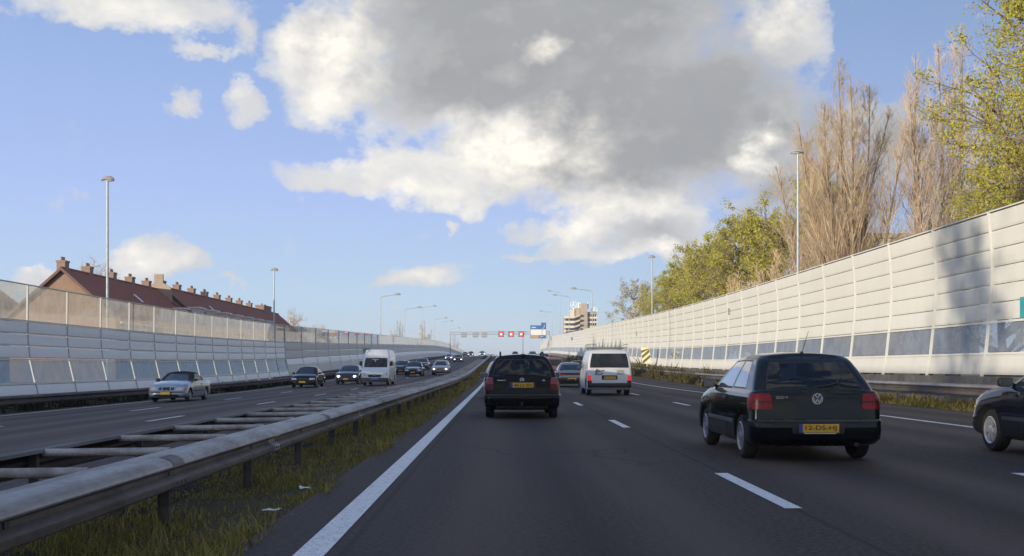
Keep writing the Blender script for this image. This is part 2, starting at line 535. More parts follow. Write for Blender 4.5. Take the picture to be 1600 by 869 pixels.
M_CONC = plain('plinth_concrete', (0.17, 0.155, 0.14), 0.85, vary=0.3, scale=2.0, bump=0.3, dirt=(0.05, 0.045, 0.04))
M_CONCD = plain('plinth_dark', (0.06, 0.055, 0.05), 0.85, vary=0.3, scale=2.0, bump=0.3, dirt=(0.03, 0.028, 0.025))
M_BGLASS = thin_glass('barrier_glass', (0.66, 0.75, 0.84), 1.3, dirt=0.5, rough=0.04, dirtcol=(0.27, 0.30, 0.35))
M_TOPGLASS = thin_glass('barrier_top_glass', (0.85, 0.82, 0.77), 1.8, dirt=0.42, rough=0.03, dirtcol=(0.62, 0.57, 0.51), milky=True)
M_LOWGLASS = thin_glass('barrier_low_glass', (0.60, 0.72, 0.76), 1.3, dirt=0.62, rough=0.05, dirtcol=(0.52, 0.64, 0.69))

def prof_x(prof, z): return interp(z, [(zz, xx) for (xx, zz) in prof])

def barrier(label, prof, sections, y0, nb, bay, mats, plinth, rails, side, offx=0.0, thick=0.09, detail=True, group='noise barriers lining the motorway', ease=None):
    """prof: [(x, z)] of the road face; sections: (name, z0, z1, rows, material, is_glass). side=+1: wall on the right (face toward -x)."""
    base = gz(13 if side > 0 else -18, y0)
    root = empty('noise_barrier', (prof[0][0]+offx, y0, zr(y0)), 0, label, 'noise barrier', group)
    O = Vector(root.location)
    ox = (lambda y: offx+(ease(y) if ease else 0.0))
    P = lambda y, z, d=0.0: tuple(Vector((prof_x(prof, z)+ox(y)+d*side, y, zr(y)+z))-O)
    zlo, zhi = prof[0][1], prof[-1][1]
    def panel(name, ya, yb, z0, z1, rows, mat, glass):
        mb = MB(); gap = 0.05 if not glass else 0.07
        ym = [ya+gap, (ya+yb)/2, yb-gap] if bay > 6 else [ya+gap, yb-gap]
        rh = (z1-z0)/rows
        for r in range(rows):
            a = z0+r*rh+(0.012 if rows > 1 else 0.0); b = z0+(r+1)*rh-(0.012 if rows > 1 else 0.0)
            if glass:
                zz = [a, (a+b)/2, b]
                f = [[P(y, z, 0.03) for y in ym] for z in zz]
                mb.grid(f, flip=side > 0)
            else:
                zz = [a, lerp(a, b, 0.12), (a+b)/2, lerp(a, b, 0.9), b]
                dd = [0.02, 0.0, -0.006, 0.0, 0.024]
                f = [[P(y, z, d) for y in ym] for z, d in zip(zz, dd)]
                g = [[P(y, z, thick) for y in ym] for z in (b, a)]
                rws = f+g+[f[0]]
                mb.grid(rws, flip=side > 0)
                for e in (0, -1):
                    mb.add([q[e] for q in rws[:-1]], [tuple(range(len(rws)-1))])
        return mb.build(name, mat, root, smooth=False)
    def post(y, w=0.036):
        mb = MB(); zs = [zlo-0.03]+[z for (_, z) in prof[1:-1]]+[zhi+0.02]
        zz = []
        for a, b in zip(zs, zs[1:]): zz += [a, (a+b)/2]
        zz.append(zs[-1])
        rows = [[P(y-w, z, -0.03), P(y+w, z, -0.03), P(y+w, z, 0.06), P(y-w, z, 0.06)] for z in zz]
        rows = [[(p[0], p[1], p[2]) for p in r] for r in rows]
        mb.grid(rows, closed=True); n = len(rows)
        mb.add(rows[-1], [(0, 1, 2, 3)])
        return mb.build('post', mats['post'], root, smooth=True, sharp=40)
    for k in range(nb):
        ya, yb = y0+k*bay, y0+(k+1)*bay
        post(ya)
        for (nm, z0, z1, rows, mat, gl) in sections: panel(nm, ya, yb, z0, z1, rows, mat, gl)
    post(y0+nb*bay)
    y1 = y0+nb*bay
    ys = [y0+k*bay for k in range(nb+1)]
    for z in rails:
        mb = MB()
        mb.grid([[P(y, z-0.035, -0.02), P(y, z+0.035, -0.02), P(y, z+0.035, 0.07), P(y, z-0.035, 0.07)] for y in ys], closed=True)
        mb.build('rail', mats['rail'], root)
    if plinth:
        mb = MB(); zb = -0.75
        mb.grid([[tuple(Vector((prof[0][0]+ox(y)-0.02*side, y, zr(y)+zb))-O), tuple(Vector((prof[0][0]+ox(y)-0.02*side, y, zr(y)+zlo-0.03))-O),
                  tuple(Vector((prof[0][0]+ox(y)+0.25*side, y, zr(y)+zlo-0.03))-O), tuple(Vector((prof[0][0]+ox(y)+0.25*side, y, zr(y)+zb))-O)] for y in ys], closed=True)
        mb.build('plinth', mats['plinth'], root, recalc=True)
    # capping strip
    mb = MB()
    mb.grid([[P(y, zhi+0.005, -0.03), P(y, zhi+0.045, -0.03), P(y, zhi+0.045, 0.12), P(y, zhi+0.005, 0.12)] for y in ys], closed=True)
    mb.build('top_rail', mats['rail'], root)
    return root

PR = [(15.27, 0.92), (15.40, 1.6), (15.49, 2.45), (15.58, 3.3), (15.62, 4.2), (15.58, 5.2), (15.49, 6.08)]
SEC_R = [('base_panel', 0.95, 1.57, 1, M_PANEL, False), ('glass_pane', 1.66, 2.55, 1, M_BGLASS, True), ('acoustic_panel', 2.65, 6.06, 6, M_PANEL, False)]
barrier('tall cream panelled noise barrier in full sun with a low glass strip', PR, SEC_R, 16.5, 42, 4.4,
        dict(post=M_WPOST, rail=M_WPOST, plinth=M_CONC), True, (1.61, 2.6), 1)
SEC_R2 = [('base_panel', 0.95, 1.57, 1, M_PANELG, False), ('glass_pane', 1.66, 2.55, 1, M_BGLASS, True), ('acoustic_panel', 2.65, 6.06, 6, M_PANELG, False)]
barrier('greyer far stretch of panelled noise barrier behind the white van', PR, SEC_R2, 203.0, 33, 8.8,
        dict(post=M_WPOSTD, rail=M_WPOSTD, plinth=M_CONC), True, (1.61, 2.6), 1, offx=0.45, ease=lambda y: 2.5*smoothstep(430, 500, y))
PL = [(-20.80, -0.13), (-20.93, 0.44), (-21.18, 1.52), (-21.27, 2.4), (-21.29, 3.25), (-21.27, 4.86)]
SEC_L = [('base_panel', -0.1, 0.42, 1, M_PANELW, False), ('low_glass_pane', 0.49, 1.47, 1, M_LOWGLASS, True),
         ('acoustic_panel', 1.57, 3.21, 3, M_PANELW, False), ('top_glass_pane', 3.29, 4.84, 1, M_TOPGLASS, True)]
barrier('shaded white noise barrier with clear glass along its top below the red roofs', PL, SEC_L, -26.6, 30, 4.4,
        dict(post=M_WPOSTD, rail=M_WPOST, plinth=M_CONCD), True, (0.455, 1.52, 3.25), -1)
SEC_L2 = [('base_panel', -0.1, 0.9, 1, M_PANELG, False), ('low_panel', 0.92, 1.55, 1, M_PANELW, False),
          ('acoustic_panel', 1.57, 3.21, 2, M_PANELG, False), ('top_glass_pane', 3.29, 4.84, 1, M_TOPGLASS, True)]
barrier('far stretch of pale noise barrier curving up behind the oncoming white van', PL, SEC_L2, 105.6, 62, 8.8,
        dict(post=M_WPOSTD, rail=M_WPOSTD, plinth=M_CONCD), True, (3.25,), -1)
# ------------------------------------------------------------------ vehicles
M_TYRE = plain('tyre_rubber', (0.018, 0.018, 0.019), 0.85, vary=0.3, scale=14)
M_BLACKP = plain('black_plastic', (0.022, 0.022, 0.023), 0.55, vary=0.25, scale=8)
M_TRIM = plain('rubber_trim', (0.012, 0.012, 0.013), 0.5, vary=0.2)
M_RIM = plain('wheel_silver', (0.42, 0.43, 0.45), 0.35, metal=0.5, vary=0.2, dirt=(0.1, 0.09, 0.08))
M_CHROME = plain('chrome', (0.72, 0.73, 0.75), 0.16, metal=1.0, vary=0.05)
M_MIRR = plain('mirror_face', (.10, .11, .13), .2, metal=.6, vary=.1)
M_CABIN = plain('cabin_fabric', (0.022, 0.022, 0.024), 0.9, vary=0.3)
M_SEAT = plain('seat_fabric', (0.03, 0.03, 0.033), 0.9, vary=0.3)
M_UNDER = plain('underbody', (0.012, 0.012, 0.012), 0.95)
M_RED = plain('lamp_red', (0.11, 0.004, 0.007), 0.3, vary=0.15, scale=20, coat=.3, spec=.2)
M_REDP = plain('lamp_pale_red', (0.20, 0.05, 0.06), 0.3, vary=0.15, scale=20, coat=.3, spec=.2)
M_REDD = plain('lamp_dark_red', (0.035, 0.003, 0.004), 0.3, vary=0.15, scale=20, coat=.3, spec=.2)
M_BRAKE = glow('lamp_brake_lit', (0.75, 0.03, 0.03), .5)
M_LAMPC = plain('lamp_clear', (0.45, 0.47, 0.5), 0.1, vary=0.2, scale=25, coat=1.0, metal=0.4)
M_AMBER = plain('lamp_amber', (0.55, 0.2, 0.04), 0.15, vary=0.15, coat=1.0)
M_LIT = glow('headlamp_lit', (1.0, 0.92, 0.78), 7.0)
M_PLATE = plain('plate_yellow', (0.62, 0.36, 0.03), 0.4, vary=0.08, scale=30)
M_PLATEB = plain('plate_blue', (0.03, 0.07, 0.35), 0.4, vary=0.08)
M_PLATET = plain('plate_black', (0.012, 0.012, 0.012), 0.5)
M_WHITEP = plain('white_plastic', (0.7, 0.7, 0.68), 0.5, vary=0.1)
G_CLEAR = thin_glass('car_glass', (0.80, 0.85, 0.84), 1.15)
G_SIDE = thin_glass('car_glass_side', (0.70, 0.76, 0.78), 2.4)
def dark_glass(name, col, rough=0.04):
    if name in MATS: return MATS[name]
    t = NT(name); n = t.noise(t.coord(), 2.2, 4)
    t.pbr(t.ramp(n, [(0.3, tuple(c*0.5 for c in col)), (0.7, tuple(c*1.6 for c in col))]), rough, 0, None, 0, 0.6)
    MATS[name] = t.mat; return t.mat
G_DARK = dark_glass('car_glass_dark', (0.012, 0.014, 0.017))
G_BLUE = dark_glass('car_glass_blue', (0.02, 0.032, 0.05))

SV = [0.0, 0.05, 0.1, 0.17, 0.24, 0.31, 0.38, 0.45, 0.49, 0.52, 0.58, 0.64, 0.7, 0.76, 0.82, 0.88, 0.93, 0.97, 1.0]
def half_ring(y0, y1, hw, rr, rf, bow_r, bow_f, sv, plan=0.0):
    """Half outline in plan, rear centre -> right side -> front centre. Returns points and segment tags."""
    pts, tags = [], []
    nr, nc = 5, 5
    xr = hw-rr[0]; ycr = y0+bow_r+rr[1]
    for i in range(nr+1):
        x = xr*i/nr
        pts.append((x, y0+bow_r*(x/max(hw, 1e-6))**2)); tags.append(('rear', (i+0.5)/nr))
    yr = pts[-1][1]
    tags[-1] = ('rc', 0)
    for i in range(1, nc+1):
        a = -PI/2+PI/2*i/nc
        pts.append((xr+rr[0]*math.cos(a), yr+rr[1]+rr[1]*math.sin(a))); tags.append(('rc', 0))
    ys = pts[-1][1]
    xf = hw-rf[0]; yf = y1-bow_f*(xf/hw)**2
    ye = yf-rf[1]
    for k in range(1, len(sv)):
        s = sv[k]; x = hw*(1-plan*(2*s-1)**4)
        tags[-1] = ('side', (sv[k-1]+s)/2)
        pts.append((hw, ys+(ye-ys)*s)); tags.append(('fc', 0))
    tags[-1] = ('fc', 0)
    for i in range(1, nc+1):
        a = PI/2*i/nc
        pts.append((xf+rf[0]*math.cos(a), ye+rf[1]*math.sin(a))); tags.append(('fc', 0))
    tags[-1] = ('front', 0)
    for i in range(1, nr+1):
        x = xf*(1-i/nr)
        pts.append((x, y1-bow_f*(x/hw)**2)); tags.append(('front', 0))
    return pts, tags

def full_ring(half, tags):
    n = len(half)
    pts = list(half)+[(-x, y) for (x, y) in half[-2:0:-1]]
    tg = [(k, v, 1) for (k, v) in tags[:n-1]]+[(k, v, -1) for (k, v) in tags[:n-1][::-1]]
    return pts, tg

def lower_surface(p):
    L = p['lower']; rows = []
    for (f, dr, df, dw) in L['lv']:
        h, tg = half_ring(L['y0']+dr, L['y1']-df, L['hw']+dw, L.get('rr', (.26, .13)), L.get('rf', (.5, .36)), L.get('br', 0.05), L.get('bf', 0.12), SV)
        pts, tags = full_ring(h, tg)
        rows.append([(x, y, p['z0']+f*(interp(y, p['ztop'])-p['z0'])) for (x, y) in pts])
    return rows, tags

def cap_rows(ring, crown, steps, zf=None):
    out = []
    hw = max(abs(q[0]) for q in ring)
    for t in steps:
        out.append([(x*t, y, z+crown*(1-t*t)*(abs(x)/hw)) for (x, y, z) in ring])
    return out

def gh_rows(p):
    G = p['gh']; b, tp = G['base'], G['top']
    lo, hi = G['win']
    T = sorted(set([0.0, lo, lerp(lo, hi, .25), lerp(lo, hi, .5), lerp(lo, hi, .75), hi, lerp(hi, 1, .5), 1.0]))
    rows = []
    for t in T:
        e = t
        inset = 0.0 if t <= hi else 0.035*((t-hi)/(1-hi))**2
        bul = G.get('bulge', .035)*4*t*(1-t)
        y0 = lerp(b[0], tp[0], t**G.get('pr', 1.15))+inset*1.5
        y1 = lerp(b[1], tp[1], t**G.get('pf', 1.0))-inset*1.5
        hw = lerp(b[2], tp[2], t)+bul-inset
        rr = tuple(lerp(b[3][i], tp[3][i], t) for i in (0, 1)); rf = tuple(lerp(b[4][i], tp[4][i], t) for i in (0, 1))
        h, tg = half_ring(y0, y1, hw, rr, rf, G.get('br', .05), G.get('bf', .16), SV)
        pts, tags = full_ring(h, tg)
        rows.append([(x, y, lerp(interp(y, p['ztop'])-0.03, interp(y, G['roof']), t)) for (x, y) in pts])
    return T, rows, tags

def bool_cut(o, cutter):
    md = o.modifiers.new('cut', 'BOOLEAN'); md.object = cutter; md.operation = 'DIFFERENCE'; md.solver = 'EXACT'
    bpy.context.view_layer.update()
    dg = bpy.context.evaluated_depsgraph_get()
    me = bpy.data.meshes.new_from_object(o.evaluated_get(dg))
    o.modifiers.clear(); old = o.data; o.data = me; me.name = 'body'
    bpy.data.objects.remove(cutter)
    return o

DIRS = {'rear': Vector((0, 1, 0)), 'front': Vector((0, -1, 0)), 'left': Vector((1, 0, 0)), 'right': Vector((-1, 0, 0)), 'top': Vector((0, 0, -1))}
def origin(d, a, b):
    return {'rear': Vector((a, -10, b)), 'front': Vector((a, 10, b)), 'left': Vector((-10, a, b)), 'right': Vector((10, a, b)), 'top': Vector((a, b, 10))}[d]

def patch(bvh, d, corners, off=0.006, thick=0.02, rnd=0.2, n=(8, 6)):
    """A thin shell following the body: corners in the view plane, c00 c10 c11 c01."""
    c = [Vector(q) for q in corners]; dv = DIRS[d]
    F, B = [], []
    last = None
    for j in range(n[1]+1):
        fr, br = [], []
        for i in range(n[0]+1):
            u, v = 2*i/n[0]-1, 2*j/n[1]-1
            uu = u*math.sqrt(1-rnd*v*v/2); vv = v*math.sqrt(1-rnd*u*u/2)
            a, b = (uu+1)/2, (vv+1)/2
            q = (c[0]*(1-a)+c[1]*a)*(1-b)+(c[3]*(1-a)+c[2]*a)*b
            og = origin(d, q[0], q[1])
            hit = bvh.ray_cast(og, dv)
            if hit[0] is None:
                near = bvh.find_nearest(og+dv*(10-1.2 if last is None else (last-og).dot(dv)))
                h = near[0]
            else: h = hit[0]
            last = h
            pnt = og+dv*((h-og).dot(dv)) if hit[0] is not None else h
            fr.append(pnt-dv*off); br.append(pnt-dv*(off-thick))
        F.append(fr); B.append(br)
    mb = MB(); mb.grid(F); mb.grid(B)
    w = n[0]+1; H = n[1]+1; k = w*H
    edge = [i for i in range(w)]+[w*(j+1)-1 for j in range(1, H)]+[w*H-1-i for i in range(1, w)]+[w*(H-1-j) for j in range(1, H-1)]
    for a, b in zip(edge, edge[1:]+edge[:1]): mb.f.append((a, b, k+b, k+a)); mb.m.append(0)
    return mb

def rect(x0, x1, z0, z1): return [(x0, z0), (x1, z0), (x1, z1), (x0, z1)]
def mirror_c(c): return [(-c[1][0], c[1][1]), (-c[0][0], c[0][1]), (-c[3][0], c[3][1]), (-c[2][0], c[2][1])]

def text_part(name, body, mat, parent, loc, height, width=None, face='rear', shear=0.0, extrude=0.002, spacing=1.0, depth_dir=None, bold=0.0):
    cu = bpy.data.curves.new(name, 'FONT'); cu.body = body; cu.size = 1.0; cu.extrude = 0.0; cu.shear = shear
    cu.align_x = 'CENTER'; cu.align_y = 'CENTER'; cu.space_character = spacing; cu.offset = bold
    cu.resolution_u = 3
    o = bpy.data.objects.new(name, cu); COL.objects.link(o)
    bpy.context.view_layer.update()
    me = bpy.data.meshes.new_from_object(o.evaluated_get(bpy.context.evaluated_depsgraph_get()))
    bpy.data.objects.remove(o)
    xs = [v.co.x for v in me.vertices]; ys = [v.co.y for v in me.vertices]
    sy = height/max(max(ys)-min(ys), 1e-4); sx = sy if width is None else width/max(max(xs)-min(xs), 1e-4)
    cx, cy = (max(xs)+min(xs))/2, (max(ys)+min(ys))/2
    for v in me.vertices:
        a, b = (v.co.x-cx)*sx, (v.co.y-cy)*sy
        if face == 'rear': v.co = Vector((a, 0, b))
        elif face == 'front': v.co = Vector((-a, 0, b))
        elif face == 'left': v.co = Vector((0, -a, b))
    me.materials.clear(); me.materials.append(mat); me.update()
    t = bpy.data.objects.new(name, me); COL.objects.link(t); t.parent = parent; t.location = loc
    return t

def make_wheel(root, x, y, Rw, w, rimmat, spokes, cover=False):
    s = 1 if x > 0 else -1
    mb = MB(); rr = Rw*0.66
    prof = [(-w/2, rr*0.5), (-w/2, rr), (-w/2+0.004, Rw*0.9), (-w/2+0.03, Rw*0.985), (-w/4, Rw), (w/4, Rw), (w/2-0.03, Rw*0.985), (w/2-0.004, Rw*0.9), (w/2-0.006, rr), (w/2-0.045, rr*0.96), (w/2-0.05, 0.001)]
    mb.lathe([(a*s, r) for (a, r) in prof], 28, 'x')
    wh = mb.build('wheel', M_TYRE, root, smooth=True, sharp=40, recalc=True, loc=(x, y, Rw))
    mb = MB()
    mb.lathe([(s*(w/2-0.045), rr*0.97), (s*(w/2-0.002), rr), (s*(w/2+0.004), rr*0.94), (s*(w/2-0.012), rr*0.84), (s*(w/2-0.045), rr*0.82)], 28, 'x')
    mb.lathe([(s*(w/2-0.045), rr*0.36), (s*(w/2-0.002), rr*0.34), (s*(w/2+0.006), rr*0.2), (s*(w/2+0.006), 0.001)], 20, 'x')
    for k in range(spokes):
        a = 2*PI*k/spokes; hwid = (0.5*2*PI/spokes)*(0.62 if cover else 0.34)
        for (r0, r1, f) in ((rr*0.3, rr*0.6, 1.25), (rr*0.6, rr*0.87, 1.0)):
            q = []
            for (r, da) in ((r0, -hwid*f), (r1, -hwid*f*0.9), (r1, hwid*f*0.9), (r0, hwid*f)):
                q.append((s*(w/2-0.008), r*math.cos(a+da), r*math.sin(a+da)))
            mb.prism(q, (-0.03*s, 0, 0))
    mb.build('rim', rimmat, wh, smooth=True, sharp=35, recalc=True)
    return wh

def rounded_box(mb_size, mat, name, parent, loc, bev=0.35, segs=3, rot=None):
    bm = bmesh.new(); bmesh.ops.create_cube(bm, size=1)
    for v in bm.verts: v.co = Vector((v.co.x*mb_size[0], v.co.y*mb_size[1], v.co.z*mb_size[2]))
    bmesh.ops.bevel(bm, geom=list(bm.edges), offset=min(mb_size)*bev, segments=segs, profile=0.5, affect='EDGES')
    if rot: bm.transform(rot)
    me = bpy.data.meshes.new(name); bm.to_mesh(me); bm.free()
    me.polygons.foreach_set('use_smooth', [True]*len(me.polygons)); me.set_sharp_from_angle(angle=R(40))
    me.materials.append(mat)
    o = bpy.data.objects.new(name, me); COL.objects.link(o); o.parent = parent; o.location = loc
    return o

def car(name, label, cat, p, loc, rz=0.0, scale=1.0, group=None):
    root = empty(name, loc, rz, label, cat, group); root.scale = (scale,)*3
    pm = p['paint']
    # lower body
    rows, tags = lower_surface(p)
    mb = MB(); mb.grid(rows, closed=True)
    top = [rows[-1]]+cap_rows(rows[-1], p.get('crown', .05), (0.85, .66, .45, .22, 0))
    mb.grid(top, closed=True)
    bot = [rows[0]]+[[(x*t, y, z) for (x, y, z) in rows[0]] for t in (.5, 0)]
    mb.grid(bot, m=1, closed=True, flip=True)
    body = mb.build('body', [pm, M_UNDER], None, smooth=True, sharp=32, merge=0.0006, recalc=True)
    W = p['wheel']
    cm = MB()
    for y in (W['yr'], W['yf']):
        for s in (-1, 1):
            xo = p['lower']['hw']
            b0 = len(cm.v); n = 26
            ra = W['arch']
            for x in (xo*s*0.6, (xo+0.3)*s):
                cm.v.extend([(x, y+ra*math.cos(2*PI*k/n), W['R']+0.02+ra*math.sin(2*PI*k/n)) for k in range(n)])
            cm.f.append(tuple(b0+k for k in range(n))); cm.f.append(tuple(b0+n+k for k in range(n)))
            cm.m += [0, 0]
            for k in range(n): cm.f.append((b0+k, b0+(k+1) % n, b0+n+(k+1) % n, b0+n+k)); cm.m.append(0)
    cutter = cm.build('cutter', [M_UNDER], None, recalc=True)
    # make cutter faces carry the dark liner: same slots as the body
    cutter.data.materials.clear(); cutter.data.materials.append(pm); cutter.data.materials.append(M_UNDER)
    cutter.data.polygons.foreach_set('material_index', [1]*len(cutter.data.polygons))
    bool_cut(body, cutter)
    body.parent = root
    body.data.polygons.foreach_set('use_smooth', [True]*len(body.data.polygons)); body.data.set_sharp_from_angle(angle=R(32))
    # greenhouse
    G = p['gh']
    T, gr, tags = gh_rows(p)
    roofcap = [gr[-1]]+cap_rows(gr[-1], G.get('crown', .045), (.9, .75, .55, .3, 0))
    allm = MB(); allm.grid(rows, closed=True); allm.grid(top, closed=True)
    allm.grid(gr, closed=True); allm.grid(roofcap, closed=True)
    bvh = BVHTree.FromPolygons(allm.v, allm.f)
    gm = p.get('ghpaint', pm)
    lo, hi = G['win']; n = len(gr[0])
    wins = {}
    mb = MB(); mb.v = [q for r in gr for q in r]
    for i in range(len(T)-1):
        tm = (T[i]+T[i+1])/2
        for j in range(n):
            j2 = (j+1) % n
            q = (i*n+j, i*n+j2, (i+1)*n+j2, (i+1)*n+j)
            k, s, side = tags[j]; w = None
            if lo <= tm <= hi:
                if k == 'rear' and G.get('rear', True): w = ('rear_window',)
                elif k == 'front': w = ('windscreen',)
                elif k == 'side':
                    for a, b in G['side']:
                        if a <= s <= b: w = ('side_window', a, side)
            if k == 'front' and w is None and G.get('fwin') and G['fwin'][0] <= tm <= G['fwin'][1]: w = ('windscreen',)
            if w: wins.setdefault(w, []).append(q)
            else: mb.f.append(q); mb.m.append(0)
    mb.grid(roofcap, closed=True)
    shell = mb.build('roof', [gm], root, smooth=True, sharp=40, merge=0.0006, recalc=True)
    gl0 = p.get('glass', G_DARK)
    for w, fs in wins.items():
        gl = G_SIDE if (w[0] == 'side_window' and gl0 is G_CLEAR) else gl0
        m2 = MB(); m2.v = [q for r in gr for q in r]; m2.f = fs; m2.m = [0]*len(fs)
        o = m2.build(w[0], [gl, M_TRIM], root, smooth=True, sharp=None)
        bm = bmesh.new(); bm.from_mesh(o.data)
        bmesh.ops.remove_doubles(bm, verts=bm.verts, dist=0.0005)
        loose = [v for v in bm.verts if not v.link_faces]; bmesh.ops.delete(bm, geom=loose, context='VERTS')
        bmesh.ops.recalc_face_normals(bm, faces=bm.faces)
        cen = Vector((0, (G['base'][0]+G['base'][1])/2, 1.0))
        f0 = bm.faces[:][0]
        if f0.normal.dot(f0.calc_center_median()-cen) < 0: bmesh.ops.reverse_faces(bm, faces=bm.faces)
        res = bmesh.ops.inset_region(bm, faces=bm.faces[:], thickness=p.get('seal', .018), depth=0.0, use_boundary=True, use_even_offset=True)
        for f in res['faces']: f.material_index = 1
        bm.to_mesh(o.data); bm.free()
        o.data.polygons.foreach_set('use_smooth', [True]*len(o.data.polygons))
    # wheels
    for y in (W['yr'], W['yf']):
        for s in (-1, 1): make_wheel(root, s*W['x'], y, W['R'], W.get('w', .19), W.get('mat', M_RIM), W.get('spokes', 6), W.get('cover', False))
    # door mirrors
    if 'mirror' in p:
        my, mz = p['mirror'][:2]; sz = p['mirror'][2] if len(p['mirror']) > 2 else (.2, .1, .13)
        for s in (-1, 1):
            h = bvh.ray_cast(Vector((s*5, my, mz-0.03)), Vector((-s, 0, 0)))[0]
            xo = h.x if h is not None else s*.8
            mo = rounded_box(sz, p.get('mirmat', M_BLACKP), 'mirror', root, (xo+s*(sz[0]/2+0.03), my, mz), 0.4)
            m3 = MB(); m3.tube([(xo-s*0.03-(xo+s*(sz[0]/2+0.03)), 0.02, -0.04), (-s*sz[0]*0.2, 0, -0.02)], 0.022, 8)
            m3.build('mirror_arm', M_BLACKP, mo, smooth=True)
            m4 = MB(); hx, hz = sz[0]*.42, sz[2]*.4; yb = -sz[1]/2-0.003
            m4.quad((-hx, yb, -hz), (hx, yb, -hz), (hx, yb, hz), (-hx, yb, hz))
            m4.build('mirror_glass', M_MIRR, mo)
    # fitted details
    for it in p.get('patches', []):
        nm, d, c, mat = it[:4]; kw = it[4] if len(it) > 4 else {}
        kw = dict(kw); mir = kw.pop('mir', False); lab = kw.pop('label', None)
        runs = [(d, c)]
        if mir:
            if d in ('rear', 'front'): runs.append((d, mirror_c(c)))
            else: runs.append(({'left': 'right', 'right': 'left'}[d], c))
        for dd, cc in runs:
            o = patch(bvh, dd, cc, **kw).build(nm, mat, root, smooth=True, sharp=40, recalc=True)
            if lab: o['label'] = lab
    for pl in p.get('plates', []):
        d, x, z, txt = pl[:4]; w, h = (pl[4], pl[5]) if len(pl) > 5 else (.52, .11)
        hit = bvh.ray_cast(origin(d, x, z), DIRS[d])[0]
        sgn = -1 if d == 'rear' else 1
        y = hit.y+sgn*0.022
        m5 = MB(); m5.box(x-w/2-.012, x+w/2+.012, y-sgn*0.03, y-sgn*0.002, z-h/2-.012, z+h/2+.012)
        po = m5.build('number_plate', M_BLACKP, root)
        m5 = MB(); m5.box(x-w/2+w*0.09, x+w/2, y-sgn*0.002, y+sgn*0.003, z-h/2, z+h/2)
        m5.build('plate_face', M_PLATE, po)
        m5 = MB()
        xa, xb = (x-w/2, x-w/2+w*0.09)
        if d == 'front': xa, xb = x+w/2-0.0, x+w/2+w*0.0
        if d == 'rear':
            m5.box(xa, xb, y-sgn*0.002, y+sgn*0.003, z-h/2, z+h/2); m5.build('plate_band', M_PLATEB, po)
        if txt: text_part('plate_text', txt, M_PLATET, po, (x+w*0.045, y+sgn*0.0055, z), h*0.68, w*0.78, face=d, bold=0.012)
    if p.get('interior'): interior(root, p, gr)
    if 'extra' in p: p['extra'](root, bvh)
    return root

def interior(root, p, gr):
    G = p['gh']
    ring = gr[0]
    mb = MB(); n = len(ring)
    zc = max(q[2] for q in ring)+0.055
    rws = [[(x*t, y*0.97-0.0, zc if t < .9 else z+0.035) for (x, y, z) in ring] for t in (.955, .8, .4, 0)]
    mb.grid(rws, closed=True)
    mb.build('cabin_floor', M_CABIN, root, merge=0.001, smooth=True)
    for (x, y, w, hz, head) in p['interior']:
        st = rounded_box((w, .16, hz), M_SEAT, 'seat', root, (x, y, zc+hz/2-0.02), .4, rot=Matrix.Rotation(R(-12), 4, 'X'))
        for hx in head:
            rounded_box((.25, .1, .19), M_SEAT, 'headrest', st, (hx, -.05, hz/2+.11), .4)
            m = MB()
            for dx in (-.05, .05): m.tube([(hx+dx, -.03, hz/2-.02), (hx+dx, -.045, hz/2+.05)], .007, 6)
            m.build('headrest_bar', M_CHROME, st)
    yf = G['base'][1]-0.55
    m = MB()
    for k in range(24):
        a0, a1 = 2*PI*k/24, 2*PI*(k+1)/24
        q = [Vector((-.36+.185*math.cos(a), yf-.25-.06*math.sin(a), zc+.0+.175*math.sin(a))) for a in (a0, a1)]
        m.tube(q, .015, 6, cap=False)
    m.build('steering_wheel', M_BLACKP, root, smooth=True)
    # inner mirror
    rounded_box((.22, .03, .06), M_BLACKP, 'inner_mirror', root, (0, G['top'][1]-0.02, interp(G['top'][1], G['roof'])-.14), .4)

def emblem_vw(root, loc, r, face='rear'):
    """Ring with the letters V over W inside."""
    m = MB(); s = -1 if face == 'rear' else 1
    def P(a, b, d): return (a if face == 'rear' else -a, s*d, b)
    n = 28
    for k in range(n):
        a0, a1 = 2*PI*k/n, 2*PI*(k+1)/n
        q = [P(rad*math.cos(a), rad*math.sin(a), .006) for (rad, a) in ((r, a0), (r, a1), (r*.84, a1), (r*.84, a0))]
        m.prism(q, (0, -s*.008, 0))
    def bar(a, b, w):
        a, b = Vector(a), Vector(b); t = (b-a).normalized(); nn = Vector((-t.y, t.x))*w/2
        m.prism([P(*(a+nn), .005), P(*(b+nn), .005), P(*(b-nn), .005), P(*(a-nn), .005)], (0, -s*.006, 0))
    w = r*.17
    bar((-r*.42, r*.74), (0, r*.1), w); bar((r*.42, r*.74), (0, r*.1), w)
    bar((-r*.8, r*.3), (-r*.36, -r*.74), w); bar((-r*.36, -r*.74), (0, -r*.0), w)
    bar((r*.8, r*.3), (r*.36, -r*.74), w); bar((r*.36, -r*.74), (0, -r*.0), w)
    o = m.build('emblem', M_CHROME, root, recalc=True, loc=loc)
    m = MB(); m.lathe([(s*.0, r), (s*.002, r), (s*.002, .001)], 24, 'y'); m.build('emblem_disc', plain('emblem_blue', (.02, .03, .07), .3), o, recalc=True)
    return o

def hit_y(bvh, d, x, z):
    h = bvh.ray_cast(origin(d, x, z), DIRS[d])[0]
    return h.y if h is not None else 0

def whip(root, a, b, base=True):
    m = MB(); m.tube([a, b], [.006, .003], 6); o = m.build('antenna', M_BLACKP, root, smooth=True)
    if base:
        m = MB(); m.lathe([(0, .03), (.02, .024), (.03, .012), (.031, .001)], 12, 'z', a); m.build('antenna_base', M_BLACKP, o, smooth=True)

